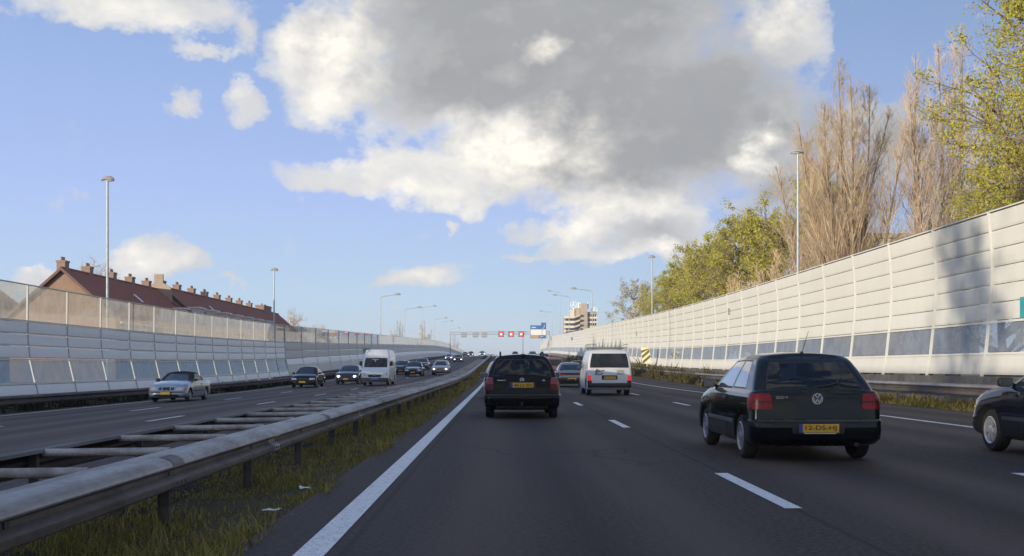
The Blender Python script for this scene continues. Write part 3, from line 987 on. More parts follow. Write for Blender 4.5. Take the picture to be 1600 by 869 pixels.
def wiper(root, bvh, pts, d='rear'):
    q = []
    for (x, z) in pts:
        q.append((x, hit_y(bvh, d, x, z)+(-.018 if d == 'rear' else .018), z))
    m = MB(); m.tube(q, .009, 6); m.build('wiper', M_BLACKP, root, smooth=True)
# ------------------------------------------------------------------ vehicle shapes
def hatch_shape():
    return dict(
        z0=.2, ztop=[(-2.2, .93), (-1, .935), (.7, .94), (1.15, .9), (1.7, .79), (2.1, .66)],
        lower=dict(y0=-2.07, y1=2.07, hw=.866, rr=(.16, .13), rf=(.5, .34), br=.04, bf=.12,
                   lv=[(0, .22, .25, -.10), (.05, .10, .14, -.04), (.14, .02, .04, -.008), (.3, 0, 0, 0), (.45, .005, .01, 0), (.475, .012, .02, 0), (.49, .045, .04, 0), (.7, .055, .08, -.004), (.87, .065, .14, -.012), (.96, .085, .22, -.03), (1, .11, .28, -.06)]),
        gh=dict(base=(-1.95, .98, .80, (.14, .11), (.22, .16)), top=(-1.42, -.1, .60, (.13, .10), (.2, .12)), win=(.09, .86), roof=[(-1.6, 1.375), (-1.2, 1.405), (-.6, 1.415), (0, 1.395)],
                side=[(.17, .49), (.52, .97)], bulge=.02, crown=.042, br=.04),
        wheel=dict(R=.30, yr=-1.29, yf=1.22, x=.75, arch=.345, w=.195, spokes=7, cover=True), mirror=(.62, .99))
def sedan_shape():
    return dict(
        z0=.19, ztop=[(-2.3, .9), (-1.6, .95), (-1.2, .95), (.8, .93), (1.2, .88), (1.8, .77), (2.3, .64)],
        lower=dict(y0=-2.22, y1=2.22, hw=.86, rr=(.34, .2), rf=(.5, .36), br=.08, bf=.14,
                   lv=[(0, .25, .26, -.09), (.06, .1, .12, -.03), (.2, .01, .02, -.005), (.34, 0, 0, 0), (.48, .01, .02, 0), (.51, .05, .05, 0), (.75, .06, .1, -.01), (.9, .1, .18, -.03), (1, .17, .3, -.08)]),
        gh=dict(base=(-1.5, 1.0, .78, (.12, .2), (.2, .16)), top=(-.85, .02, .56, (.12, .12), (.2, .12)), win=(.1, .86), roof=[(-1, 1.36), (-.5, 1.4), (.1, 1.37)],
                side=[(.08, .47), (.52, .97)], bulge=.03),
        wheel=dict(R=.3, yr=-1.3, yf=1.32, x=.745, arch=.345, w=.19, spokes=6), mirror=(.6, .98))
def estate_shape():
    s = hatch_shape()
    s['ztop'] = [(-2.5, .97), (-1, .96), (.7, .95), (1.15, .9), (1.7, .79), (2.2, .66)]
    s['lower'].update(y0=-2.24, y1=2.15, rr=(.2, .15), lv=[(0, .2, .25, -.10), (.05, .10, .14, -.04), (.14, .02, .04, -.008), (.3, 0, 0, 0), (.45, .0, .01, 0), (.475, .008, .02, 0), (.49, .035, .04, 0), (.7, .045, .08, -.004), (.85, .06, .14, -.02), (.95, .085, .22, -.045), (1, .12, .28, -.08)])
    s['gh'] = dict(base=(-2.12, 1.02, .795, (.1, .1), (.22, .16)), top=(-1.78, -.05, .575, (.09, .08), (.2, .12)), win=(.08, .88), roof=[(-2, 1.43), (-1.2, 1.46), (-.5, 1.455), (.1, 1.42)],
                   side=[(.05, .3), (.32, .64), (.66, .97)], bulge=.04)
    s['wheel'].update(yr=-1.36, yf=1.2)
    return s
def van_shape():
    return dict(
        z0=.24, ztop=[(-2.4, 1.14), (1.3, 1.14), (1.7, 1.06), (2.1, .92), (2.4, .82)],
        lower=dict(y0=-2.35, y1=2.32, hw=.92, rr=(.12, .1), rf=(.4, .25), br=.04, bf=.1,
                   lv=[(0, .12, .2, -.06), (.06, .04, .08, -.015), (.16, 0, 0, 0), (.26, 0, 0, 0), (.28, .03, .03, 0), (.6, .03, .05, 0), (.85, .035, .12, -.006), (1, .05, .2, -.02)]),
        gh=dict(base=(-2.30, 1.8, .902, (.09, .08), (.2, .14)), top=(-2.16, .95, .77, (.1, .08), (.2, .12)), win=(.06, .84), roof=[(-2.3, 1.86), (-1.5, 1.9), (.5, 1.9), (1.2, 1.86)],
                side=[(.7, .97)], bulge=.03, crown=.04),
        wheel=dict(R=.32, yr=-1.5, yf=1.42, x=.8, arch=.37, w=.2, spokes=6), mirror=(1.3, 1.2, (.18, .1, .24)))
def bigvan_shape():
    return dict(
        z0=.25, ztop=[(-2.9, 1.36), (1.75, 1.36), (2.1, 1.26), (2.5, 1.06), (2.8, .92)],
        lower=dict(y0=-2.8, y1=2.75, hw=.965, rr=(.1, .1), rf=(.42, .3), br=.03, bf=.14,
                   lv=[(0, .12, .2, -.06), (.06, .04, .08, -.015), (.16, 0, 0, 0), (.3, 0, 0, 0), (.33, .03, .04, 0), (.6, .03, .06, 0), (.85, .035, .12, -.006), (1, .05, .2, -.02)]),
        gh=dict(base=(-2.75, 2.2, .945, (.09, .08), (.13, .12)), top=(-2.68, 1.1, .83, (.1, .08), (.18, .2)), win=(.04, .55), roof=[(-2.8, 2.5), (.5, 2.52), (1.0, 2.5), (1.4, 2.44)],
                side=[(.8, .97)], bulge=.03, crown=.03, rear=False, pf=1.0),
        wheel=dict(R=.335, yr=-1.75, yf=1.72, x=.82, arch=.39, w=.2, spokes=6), mirror=(1.75, 1.36, (.16, .12, .3)))

def side_kit(P, belt=.8, doors=((-.45, .75),), hy=(-.33,), strip=True, z0=.34):
    L = P.setdefault('patches', [])
    for (a, b) in doors:
        L.append(('door', 'left', [(a, z0), (b, z0), (b-.02, .86), (a+.02, .86)], P['paint'], dict(mir=True, off=.004, thick=.012, rnd=.04, n=(8, 8))))
    for y in hy:
        L.append(('door_handle', 'left', rect(y-.09, y+.09, belt-.025, belt+.02), P.get('handle', M_BLACKP), dict(mir=True, off=.028, thick=.03, rnd=.5, n=(6, 4))))
    if strip: L.append(('side_strip', 'left', rect(-.8, .8, .47, .52), M_BLACKP, dict(mir=True, off=.016, thick=.02, rnd=.02, n=(14, 2))))

ROADZ = lambda x, y: gz(x, y)
G_AWAY = 'vehicles driving away on the near carriageway'
G_ONC = 'vehicles coming towards the camera on the far carriageway'

# --- dark green three-door hatchback, right of centre
P = hatch_shape(); P['paint'] = paint('paint_dark_green', (.0035, .0065, .0065), rough=.12, coat=.7); P['glass'] = G_CLEAR
P['wheel']['mat'] = M_RIM
side_kit(P, .82, ((-.5, .82),), (-.36,), strip=False)
P['mirmat'] = P['paint']
P['patches'] += [
    ('side_strip', 'left', rect(-.92, .84, .47, .52), plain('strip_pale', (.1, .12, .13), .35), dict(mir=True, off=.014, thick=.02, rnd=.02, n=(14, 2))),
    ('tail_light', 'rear', [(.58, .69), (.855, .69), (.835, .90), (.60, .90)], M_RED, dict(mir=True, off=.012, thick=.03, rnd=.3)),
    ('tail_light_bar', 'rear', [(.585, .775), (.858, .775), (.853, .805), (.588, .805)], M_REDD, dict(mir=True, off=.016, thick=.03, rnd=.0)),
    ('tail_light', 'left', [(-2.05, .69), (-1.82, .70), (-1.84, .89), (-2.0, .90)], M_RED, dict(mir=True, off=.01, thick=.03, rnd=.2)),
    ('tailgate', 'rear', [(-.575, .58), (.575, .58), (.565, .915), (-.565, .915)], P['paint'], dict(off=.005, thick=.012, rnd=.05, n=(14, 8))),
    ('bumper_strip', 'rear', rect(-.80, .80, .535, .565), plain('strip_dark', (.03, .035, .036), .3), dict(off=.016, thick=.02, rnd=.02, n=(18, 2))),
    ('plate_recess', 'rear', rect(-.34, .34, .37, .525), M_BLACKP, dict(off=.006, thick=.02, rnd=.08, n=(10, 4))),
    ('headlight', 'front', [(.45, .52), (.78, .55), (.76, .68), (.45, .66)], M_LAMPC, dict(mir=True, off=.008)),
    ('grille', 'front', rect(-.42, .42, .54, .64), M_BLACKP, dict(off=.006)),
]
P['plates'] = [('rear', 0, .448, '12-DS-HJ')]
P['interior'] = [(-.36, -.12, .46, .14, (0,)), (.36, -.12, .46, .14, (0,)), (0, -1.0, 1.15, .06, (-.36, .36))]
def golf_extra(root, bvh):
    y = hit_y(bvh, 'rear', 0, .83); emblem_vw(root, (0, y-.007, .83), .072)
    y = hit_y(bvh, 'rear', -.46, .845); text_part('badge', 'GOLF', M_CHROME, root, (-.46, y-.009, .845), .035, .155)
    y = hit_y(bvh, 'rear', .05, .375)
    m = MB(); m.box(-.19, .22, y-.03, y-.02, .377, .387); m.build('plate_holder', M_WHITEP, root)
    wiper(root, bvh, [(.0, .985), (.16, 1.0), (.30, 1.03), (.40, 1.12)])
    whip(root, (0, -1.28, 1.43), (.03, -1.5, 1.73))
    m = MB(); m.tube([(.5, -2.06, .235), (.5, -1.8, .235)], .03, 10); m.build('exhaust', M_BLACKP, root)
P['extra'] = golf_extra
GOLF = car('hatchback_car', 'dark green three-door hatchback with a small roof antenna and round emblem', 'car', P, (3.97, 14.15+1.29*.96, ROADZ(4, 15)), 0, .96, G_AWAY)
# a bag on its rear shelf
bag = rounded_box((.17, .2, .22), plain('bag_white', (.55, .62, .6), .7, vary=.15), 'bag', None, (3.80, 15.15, 1.03), .35)
tag(bag, 'white and teal bag lying behind the rear window of the dark green hatchback', 'bag')
rounded_box((.175, .205, .05), plain('bag_teal', (.06, .3, .28), .7), 'bag_band', bag, (0, 0, .05), .3)

# --- black estate ahead in our lane
P = estate_shape(); P['paint'] = paint('paint_black', (.004, .004, .005), rough=.14, coat=.35); P['glass'] = G_CLEAR
side_kit(P, .84, ((-.5, .35), (.37, 1.0)), (-.36, .5)); P['mirmat'] = paint('paint_blue_mirror', (.05, .08, .12), rough=.2)
P['patches'] += [
    ('tail_light', 'rear', [(.655, .66), (.868, .66), (.86, .79), (.655, .79)], M_RED, dict(mir=True, off=.012, thick=.03, rnd=.14)),
    ('tail_light_cap', 'rear', [(.655, .795), (.86, .795), (.835, .955), (.67, .955)], M_REDP, dict(mir=True, off=.012, thick=.03, rnd=.14)),
    ('tail_light', 'left', [(-2.2, .67), (-2.02, .67), (-2.03, .93), (-2.16, .95)], M_RED, dict(mir=True, off=.008, thick=.03, rnd=.2)),
    ('tailgate', 'rear', [(-.585, .6), (.585, .6), (.58, .955), (-.58, .955)], P['paint'], dict(off=.005, thick=.012, rnd=.04, n=(14, 8))),
    ('bumper_strip', 'rear', rect(-.80, .80, .535, .57), M_BLACKP, dict(off=.02, thick=.02, rnd=.02, n=(18, 2))),
    ('plate_recess', 'rear', rect(-.31, .31, .70, .85), M_BLACKP, dict(off=.008, thick=.02, rnd=.08, n=(10, 4))),
    ('rear_valance', 'rear', rect(-.6, .6, .235, .29), plain('valance_grey', (.05, .05, .055), .5), dict(off=.02, thick=.03, rnd=.02, n=(12, 2))),
]
P['plates'] = [('rear', 0, .775, '44-LV-XN')]
P['interior'] = [(-.36, -.05, .46, .14, (0,)), (.36, -.05, .46, .14, (0,)), (0, -1.05, 1.2, .1, (-.36, .36))]
def est_extra(root, bvh):
    y = hit_y(bvh, 'rear', 0, .895); emblem_vw(root, (0, y-.008, .895), .05)
    y = hit_y(bvh, 'rear', -.47, .885); m = MB(); m.box(-.57, -.37, y-.009, y-.003, .878, .894); m.build('badge', M_CHROME, root)
    y = hit_y(bvh, 'rear', .5, .885); m = MB(); m.box(.47, .53, y-.009, y-.003, .876, .896); m.build('badge', M_CHROME, root)
    wiper(root, bvh, [(0, 1.01), (-.15, 1.02), (-.38, 1.035)])
    for s in (-1, 1):
        m = MB(); m.tube([(s*.50, -1.66, 1.45), (s*.5, -1.58, 1.525), (s*.5, -1.4, 1.54), (s*.5, -.5, 1.54), (s*.5, -.3, 1.52), (s*.5, -.22, 1.45)], .022, 8)
        m.build('roof_rail', M_BLACKP, root, smooth=True)
    rounded_box((.10, .06, .04), M_BLACKP, 'antenna_base', root, (.03, -1.72, 1.48), .3)
    whip(root, (.03, -1.7, 1.47), (.03, -1.95, 1.98), base=False)
    y = hit_y(bvh, 'rear', 0, .33)
    m = MB(); m.tube([(0, -2.05, .3), (0, -2.3, .3), (0, -2.35, .33), (0, -2.35, .40)], .02, 8); m.build('tow_bar', M_BLACKP, root, smooth=True)
P['extra'] = est_extra
car('estate_car', 'black estate car with roof rails and pale red tail lights straight ahead', 'car', P, (.48, 24.55+2.24, 0), 0, 1.0, G_AWAY)

# --- dark blue car entering at the edge of the picture
P = hatch_shape(); P['paint'] = paint('paint_night_blue', (.006, .008, .016), rough=.12); P['glass'] = G_CLEAR
P['wheel'].update(spokes=6, cover=True, mat=plain('wheel_cover_bright', (.55, .56, .58), .3, metal=.5, vary=.2))
side_kit(P, .82, ((-.5, .35), (.37, .86)), (-.36, .5), strip=True)
P['patches'] += [('headlight', 'front', [(.40, .52), (.79, .55), (.74, .70), (.42, .67)], M_LAMPC, dict(mir=True, off=.01, thick=.03)),
    ('indicator', 'left', [(1.62, .6), (1.72, .6), (1.72, .63), (1.62, .63)], M_AMBER, dict(mir=True, off=.01)),
    ('tail_light', 'rear', [(.58, .69), (.855, .69), (.835, .90), (.60, .90)], M_RED, dict(mir=True, off=.012, thick=.03)),
    ('grille', 'front', rect(-.42, .42, .54, .64), M_BLACKP, dict(off=.006))]
P['interior'] = [(-.36, -.12, .46, .14, (0,)), (.36, -.12, .46, .14, (0,)), (0, -1.0, 1.15, .06, (-.36, .36))]
P.pop('extra', None)
car('hatchback_car', 'dark blue car cut off by the picture edge with a bright silver wheel cover', 'car', P, (7.80, 15.25-1.22, 0), 0, 1.0, G_AWAY)

# --- white panel van with roof rack
P = van_shape(); P['paint'] = paint('paint_white_van', (.76, .78, .78), rough=.35, coat=.6); P['glass'] = G_DARK
P['patches'] = [
    ('tail_light', 'rear', [(.76, .62), (.915, .62), (.91, .84), (.76, .84)], M_BRAKE, dict(mir=True, off=.014, thick=.03, rnd=.06)),
    ('bumper', 'rear', rect(-.91, .91, .33, .52), M_BLACKP, dict(off=.05, thick=.07, rnd=.04, n=(18, 4))),
    ('bumper_corner', 'rear', rect(.74, .91, .4, .62), M_BLACKP, dict(mir=True, off=.03, thick=.05, rnd=.05, n=(4, 4))),
    ('tailgate', 'rear', [(-.74, .56), (.74, .56), (.73, 1.14), (-.73, 1.14)], P['paint'], dict(off=.006, thick=.012, rnd=.04, n=(12, 8))),
    ('plate_recess', 'rear', rect(-.33, .33, .66, .84), M_BLACKP, dict(off=.01, thick=.02, rnd=.08, n=(8, 4))),
    ('faded_patch', 'rear', rect(.30, .62, .86, 1.06), plain('faded_white', (.44, .47, .44), .5), dict(off=.009, thick=.004, rnd=.1)),
    ('sliding_door', 'left', [(-.4, .4), (.6, .4), (.6, 1.7), (-.4, 1.7)], P['paint'], dict(mir=True, off=.004, thick=.012, rnd=.04, n=(8, 10))),
    ('door', 'left', [(.65, .4), (1.5, .4), (1.45, 1.12), (.65, 1.12)], P['paint'], dict(mir=True, off=.004, thick=.012, rnd=.04)),
]
P['plates'] = [('rear', 0, .74, '')]
def t4_extra(root, bvh):
    tx = plain('van_lettering', (.03, .035, .06), .5)
    y = hit_y(bvh, 'rear', -.4, 1.0)
    text_part('lettering', 'Bart', tx, root, (-.40, y-.012, 1.035), .125, .40, shear=.35, bold=.02)
    text_part('lettering', 'Ruiter', tx, root, (-.34, y-.012, .90), .125, .56, shear=.35, bold=.02)
    m = MB()
    for yy in (-1.9, -.9, .1):
        m.tube([(-.8, yy, 1.99), (.8, yy, 1.99)], .016, 6)
        for s in (-1, 1): m.tube([(s*.74, yy, 1.84), (s*.74, yy, 1.99)], .016, 6)
    for s in (-1, 1):
        for x in (.8, .5):
            m.tube([(s*x, -2.0, 1.99 if x < .7 else 2.0), (s*x, .2, 1.99 if x < .7 else 2.0)], .014, 6)
        m.tube([(s*.8, -2.0, 2.14), (s*.8, .2, 2.14)], .014, 6)
        for yy in (-2.0, -1.45, -.9, -.35, .2):
            m.tube([(s*.8, yy, 1.99), (s*.8, yy, 2.14)], .013, 6)
        m.tube([(s*.8, -2.0, 2.14), (s*.52, -2.0, 2.10), (s*.52, -2.0, 1.99)], .013, 6)
    m.build('roof_rack', plain('rack_metal', (.3, .3, .29), .5, metal=.4), root, smooth=True)
    m = MB(); m.box(-.58, .58, -2.06, -1.96, 1.965, 2.015); m.build('rack_board', plain('rack_yellow', (.30, .28, .03), .6, vary=.2), root)
    wiper(root, bvh, [(0, 1.2), (.2, 1.22), (.42, 1.23)])
P['extra'] = t4_extra
car('panel_van', 'white panel van with roof rack and dark lettering across its tailgate', 'van', P, (4.5, 45.3+1.5, 0), 0, 1.0, G_AWAY)

# --- smaller traffic: simple rear and front kits
def rear_kit(P, lamp=M_RED, plate='', band=None):
    P.setdefault('patches', [])
    P['patches'] += [('tail_light', 'rear', [(.5, .68), (.83, .68), (.81, .84), (.5, .84)], lamp, dict(mir=True, off=.012, thick=.03)),
                     ('bumper', 'rear', rect(-.82, .82, .30, .55), M_BLACKP, dict(off=.03, thick=.05, rnd=.04, n=(14, 3)))]
    if band: P['patches'].append(('light_band', 'rear', rect(-.5, .5, .70, .83), band, dict(off=.01, thick=.02, rnd=.02)))
    P['plates'] = [('rear', 0, .62 if not band else .47, plate)]
def front_kit(P, lit=False, grille=M_BLACKP, bumper=None, small=False):
    P.setdefault('patches', [])
    P['patches'] += [('headlight', 'front', [(.42, .53), (.80, .55), (.78, .67), (.42, .66)], M_LAMPC, dict(mir=True, off=.01, thick=.03)),
                     ('grille', 'front', rect(-.34, .34, .54, .66), grille, dict(off=.012, thick=.02, rnd=.1)),
                     ('air_intake', 'front', rect(-.55, .55, .25, .36), M_BLACKP, dict(off=.008, thick=.02, rnd=.1)),
                     ('bumper_strip', 'front', rect(-.8, .8, .43, .48), bumper or M_BLACKP, dict(off=.02, thick=.03, rnd=.03, n=(16, 2)))]
    if lit: P['patches'].append(('lit_bulb', 'front', rect(.53, .69, .54, .66), M_LIT, dict(mir=True, off=.03, thick=.02, rnd=1.0)))
    P['plates'] = P.get('plates', [])+[('front', 0, .40, '', .46, .1)]

def place(name, label, cat, P, x, y, rz, scale=1.0, group=G_AWAY):
    return car(name, label, cat, P, (x, y, ROADZ(x, y)), rz, scale, group)
def slope(o, y):
    s = (zr(y+1)-zr(y-1))/2
    o.rotation_euler.x = math.atan(s)*(1 if abs(o.rotation_euler.z) < 1 else -1)
    return o

P = sedan_shape(); P['paint'] = paint('paint_slate_blue', (.10, .135, .18), rough=.25); P['glass'] = G_BLUE
side_kit(P, .8, ((-.6, .2), (.22, .95)), (-.4, .4)); rear_kit(P, M_RED, '', M_REDD)
place('saloon_car', 'slate blue saloon with a full-width red rear lamp band beside the white van', 'car', P, 4.08, 64.2, 0, 1.0)
P = estate_shape(); P['paint'] = paint('paint_silver', (.42, .45, .46), metal=.4, rough=.28); rear_kit(P)
side_kit(P, .84, ((-.5, .35), (.37, 1.0)), (-.36, .5))
place('estate_car', 'silver car almost hidden in front of the black estate car', 'car', P, .17, 41.5, 0, .95)
P = van_shape(); P['paint'] = paint('paint_brick_red', (.22, .05, .035), rough=.3); P['glass'] = G_DARK; rear_kit(P, M_REDD)
place('people_carrier', 'brick red people carrier just beyond the slate blue saloon', 'car', P, 4.45, 93, 0, .9)
P = sedan_shape(); P['paint'] = paint('paint_charcoal', (.03, .03, .034), rough=.25); rear_kit(P)
place('saloon_car', 'charcoal saloon partly hidden behind the white van', 'car', P, 7.35, 104, 0, .98)
P = van_shape(); P['paint'] = paint('paint_white_van', (.6, .61, .6)); rear_kit(P)
slope(place('panel_van', 'small white van far up the near carriageway below the barrier', 'van', P, 7.75, 192, 0, .86), 192)
P = van_shape(); P['paint'] = paint('paint_pale_blue', (.14, .22, .36), rough=.3); P['glass'] = G_BLUE; rear_kit(P)
slope(place('panel_van', 'pale blue van far ahead under the blue direction sign', 'van', P, 7.5, 258, 0, .92), 258)
P = hatch_shape(); P['paint'] = paint('paint_charcoal', (.03, .03, .034)); rear_kit(P)
slope(place('hatchback_car', 'dark hatchback far ahead in the middle lane near the crest', 'car', P, 4.1, 315, 0, 1.0), 315)

# --- oncoming
P = sedan_shape(); P['paint'] = paint('paint_ice_blue', (.26, .31, .38), metal=.3, rough=.25); P['ghpaint'] = plain('soft_top_fabric', (.016, .015, .017), .9, vary=.3); P['glass'] = dark_glass('car_glass_pale', (.05, .065, .08))
P['gh'].update(base=(-1.35, .85, .77, (.2, .2), (.2, .16)), top=(-.75, .05, .58, (.16, .14), (.2, .12)), roof=[(-1, 1.27), (-.5, 1.33), (.1, 1.31)], side=[(.2, .49), (.52, .97)])
side_kit(P, .78, ((-.75, .75),), (-.5,), strip=True); front_kit(P, False, M_BLACKP)
P['patches'] += [('indicator', 'front', [(.72, .53), (.84, .55), (.82, .65), (.72, .65)], M_AMBER, dict(mir=True, off=.016, thick=.03)),
                 ('kidney_grille', 'front', rect(.02, .17, .53, .67), M_TRIM, dict(mir=True, off=.022, thick=.03, rnd=.4)),
                 ('kidney_trim', 'front', rect(.17, .195, .54, .66), M_CHROME, dict(mir=True, off=.024, thick=.03))]
place('convertible_car', 'ice blue convertible with its black fabric roof closed', 'car', P, -14.15, 47.3, PI, .95, G_ONC)
P = sedan_shape(); P['paint'] = paint('paint_black', (.010, .010, .013)); side_kit(P, .8, ((-.6, .2), (.22, .95)), (-.4, .4)); front_kit(P)
P['wheel']['mat'] = M_RIM
place('saloon_car', 'black saloon with unlit lamps on the slow lane left of the white high-roof van', 'car', P, -13.35, 74.2, PI, 1.0, G_ONC)
P = hatch_shape(); P['paint'] = paint('paint_dark_violet', (.035, .03, .05), rough=.22); side_kit(P, .82, ((-.5, .82),), (-.36,)); front_kit(P, True)
place('hatchback_car', 'dark hatchback with both headlamps lit half hidden by the white high-roof van', 'car', P, -11.55, 82, PI, 1.0, G_ONC)
P = bigvan_shape(); P['paint'] = paint('paint_white_van', (.6, .61, .6)); P['glass'] = G_DARK
P['patches'] = [
    ('headlight', 'front', [(.50, .66), (.86, .74), (.84, .92), (.52, .80)], M_LAMPC, dict(mir=True, off=.012, thick=.03, rnd=.2)),
    ('grille', 'front', [(-.42, .60), (.42, .60), (.50, .78), (-.50, .78)], M_BLACKP, dict(off=.012, thick=.02, rnd=.1)),
    ('bumper', 'front', rect(-.95, .95, .30, .56), plain('bumper_grey', (.06, .062, .066), .6), dict(off=.05, thick=.08, rnd=.05, n=(18, 4))),
    ('door', 'left', [(.75, .45), (1.75, .45), (1.7, 1.2), (.75, 1.2)], P['paint'], dict(mir=True, off=.004, thick=.012, rnd=.04)),
    ('wiper_panel', 'front', rect(-.7, .7, 1.29, 1.35), M_TRIM, dict(off=.01, thick=.02, rnd=.1)),
]
P['mirror'] = (1.75, 1.55, (.2, .12, .32))
def spr_extra(root, bvh):
    y = hit_y(bvh, 'front', 0, .45)
    m = MB(); m.box(-.27, .27, y+.05, y+.062, .43, .55); m.build('number_plate', plain('plate_light_blue', (.12, .26, .6), .4), root)
    m = MB()
    yy = hit_y(bvh, 'front', 0, .72)+.014
    for k in range(20):
        a0, a1 = 2*PI*k/20, 2*PI*(k+1)/20
        m.tube([(.09*math.cos(a0), yy, .72+.09*math.sin(a0)), (.09*math.cos(a1), yy, .72+.09*math.sin(a1))], .009, 5, cap=False)
    for a in (90, 210, 330): m.tube([(0, yy, .72), (.085*math.cos(R(a)), yy, .72+.085*math.sin(R(a)))], [.012, .005], 5)
    m.build('emblem', M_CHROME, root)
    # papers and a small cross-shaped thing on the dashboard, seen through the windscreen
    m = MB(); yb = 1.9
    yq = hit_y(bvh, 'front', .1, 1.66)+.006
    m.box(-.20, .26, yq-.012, yq, 1.80, 1.86); m.box(.0, .08, yq-.010, yq+.002, 1.62, 1.82); m.build('windscreen_sticker', M_WHITEP, root)
    wiper(root, bvh, [(-.55, 1.42), (.05, 1.47)], 'front'); wiper(root, bvh, [(.12, 1.42), (.65, 1.47)], 'front')
P['extra'] = spr_extra
place('high_roof_van', 'white high-roof van with a pale blue number plate', 'van', P, -8.5, 74.6, PI, .97, G_ONC)
P = estate_shape(); P['paint'] = paint('paint_charcoal', (.03, .03, .034)); front_kit(P)
place('estate_car', 'dark car just behind the white high-roof van', 'car', P, -10.85, 118, PI, 1.0, G_ONC)
P = sedan_shape(); P['paint'] = paint('paint_black', (.010, .010, .013)); side_kit(P, .8, ((-.6, .2), (.22, .95)), (-.4, .4)); front_kit(P, False, M_REDD)
P['lower']['hw'] = .85
P['patches'].append(('bonnet', 'top', [(-.62, 1.05), (.62, 1.05), (.6, 1.95), (-.6, 1.95)], paint('paint_silver', (.42, .45, .46)), dict(off=.006, thick=.012, rnd=.06)))  # silver panel paints the sky's reflection onto the black bonnet
place('saloon_car', 'black saloon with painted sky reflection on its bonnet between the van and the beige car', 'car', P, -8.55, 106, PI, 1.0, G_ONC)
P = sedan_shape(); P['paint'] = paint('paint_olive_grey', (.045, .045, .042)); front_kit(P)
place('saloon_car', 'dark grey saloon in the middle lane beyond the black saloon', 'car', P, -10.3, 140, PI, 1.05, G_ONC)
P = estate_shape(); P['paint'] = paint('paint_beige', (.36, .32, .29), metal=.2, rough=.3); front_kit(P, True)
side_kit(P, .84, ((-.5, .35), (.37, 1.0)), (-.36, .5))
place('estate_car', 'beige car with both headlamps lit in the lane next to the median', 'car', P, -6.1, 109, PI, 1.0, G_ONC)
P = hatch_shape(); P['paint'] = paint('paint_charcoal', (.03, .03, .034)); front_kit(P, True)
slope(place('hatchback_car', 'dark hatchback with lit headlamps far off in the fast lane', 'car', P, -7.9, 198, PI, 1.0, G_ONC), 198)
P = sedan_shape(); P['paint'] = paint('paint_silver', (.42, .45, .46)); front_kit(P, True)
slope(place('saloon_car', 'silver saloon with lit headlamps far off on the slow lane', 'car', P, -11.7, 240, PI, 1.0, G_ONC), 240)
P = hatch_shape(); P['paint'] = paint('paint_brick_red', (.22, .05, .035)); front_kit(P)
slope(place('hatchback_car', 'dark red hatchback near the crest beside the far barrier', 'car', P, -12.9, 385, PI, 1.1, G_ONC), 385)
P = estate_shape(); P['paint'] = paint('paint_charcoal', (.03, .03, .034)); front_kit(P, True)
slope(place('estate_car', 'dark car with lit headlamps near the crest in the middle lane', 'car', P, -10.3, 365, PI, 1.1, G_ONC), 365)
P = estate_shape(); P['paint'] = paint('paint_white_van', (.6, .61, .6)); front_kit(P, True)
slope(place('estate_car', 'white car with bright headlamps at the crest next to the median rail', 'car', P, -6.1, 345, PI, 1.1, G_ONC), 345)
# ------------------------------------------------------------------ houses
def brick_mat(name, a, b, mortar):
    t = NT(name)
    tc = t.add('ShaderNodeTexCoord'); sep = t.add('ShaderNodeSeparateXYZ'); t.link(tc.outputs['Object'], sep.inputs[0])
    cb = t.add('ShaderNodeCombineXYZ'); t.link(t.math('ADD', sep.outputs['X'], sep.outputs['Y']), cb.inputs[0]); t.link(sep.outputs['Z'], cb.inputs[1])
    br = t.add('ShaderNodeTexBrick'); t.link(cb.outputs[0], br.inputs['Vector'])
    br.inputs['Scale'].default_value = 1.0; br.inputs['Brick Width'].default_value = .22; br.inputs['Row Height'].default_value = .065
    br.inputs['Mortar Size'].default_value = .008
    br.inputs['Color1'].default_value = (*a, 1); br.inputs['Color2'].default_value = (*b, 1); br.inputs['Mortar'].default_value = (*mortar, 1)
    n = t.noise(tc.outputs['Object'], 1.5, 5)
    c = t.mix(t.ramp(n, [(0.4, 0.0), (0.75, 0.4)]), br.outputs['Color'], tuple(x*.55 for x in a))
    t.pbr(c, .9, 0, None, 0, .2)
    return t.mat
M_BRICK = brick_mat('brick_brown', (.30, .18, .12), (.24, .14, .10), (.32, .28, .24))
M_BRICKC = brick_mat('brick_chimney', (.30, .20, .15), (.23, .15, .115), (.30, .27, .24))
M_BRICKP = brick_mat('brick_pale', (.40, .31, .24), (.34, .26, .2), (.4, .36, .32))
def tile_mat():
    t = NT('roof_tiles')
    tc = t.add('ShaderNodeTexCoord')
    w = t.add('ShaderNodeTexWave', wave_type='BANDS', bands_direction='Z', wave_profile='SAW'); w.inputs['Scale'].default_value = 1.15
    w.inputs['Distortion'].default_value = .4; w.inputs['Detail'].default_value = 2
    t.link(tc.outputs['Object'], w.inputs['Vector'])
    w2 = t.add('ShaderNodeTexWave', wave_type='BANDS', bands_direction='Y'); w2.inputs['Scale'].default_value = 1.3
    t.link(tc.outputs['Object'], w2.inputs['Vector'])
    n = t.noise(t.coord(kind='World'), .6, 6, .65); n2 = t.noise(t.coord(kind='World'), 5, 3, .7)
    c = t.ramp(n, [(0.3, (.25, .075, .050)), (0.55, (.33, .10, .06)), (0.75, (.19, .07, .052))])
    c = t.mix(t.ramp(n2, [(0.45, 0), (0.7, .5)]), c, (.13, .05, .045))
    c = t.mix(t.math('MULTIPLY', w.outputs['Fac'], .35), c, (.05, .02, .02))
    h = t.math('ADD', w.outputs['Fac'], t.math('MULTIPLY', w2.outputs['Fac'], .6))
    t.pbr(c, .75, 0, t.bump(h, .5, .04), 0, .3)
    return t.mat
M_TILE = tile_mat()
M_WHITEW = plain('white_woodwork', (.72, .72, .7), .5, vary=.12, dirt=(.4, .4, .38))
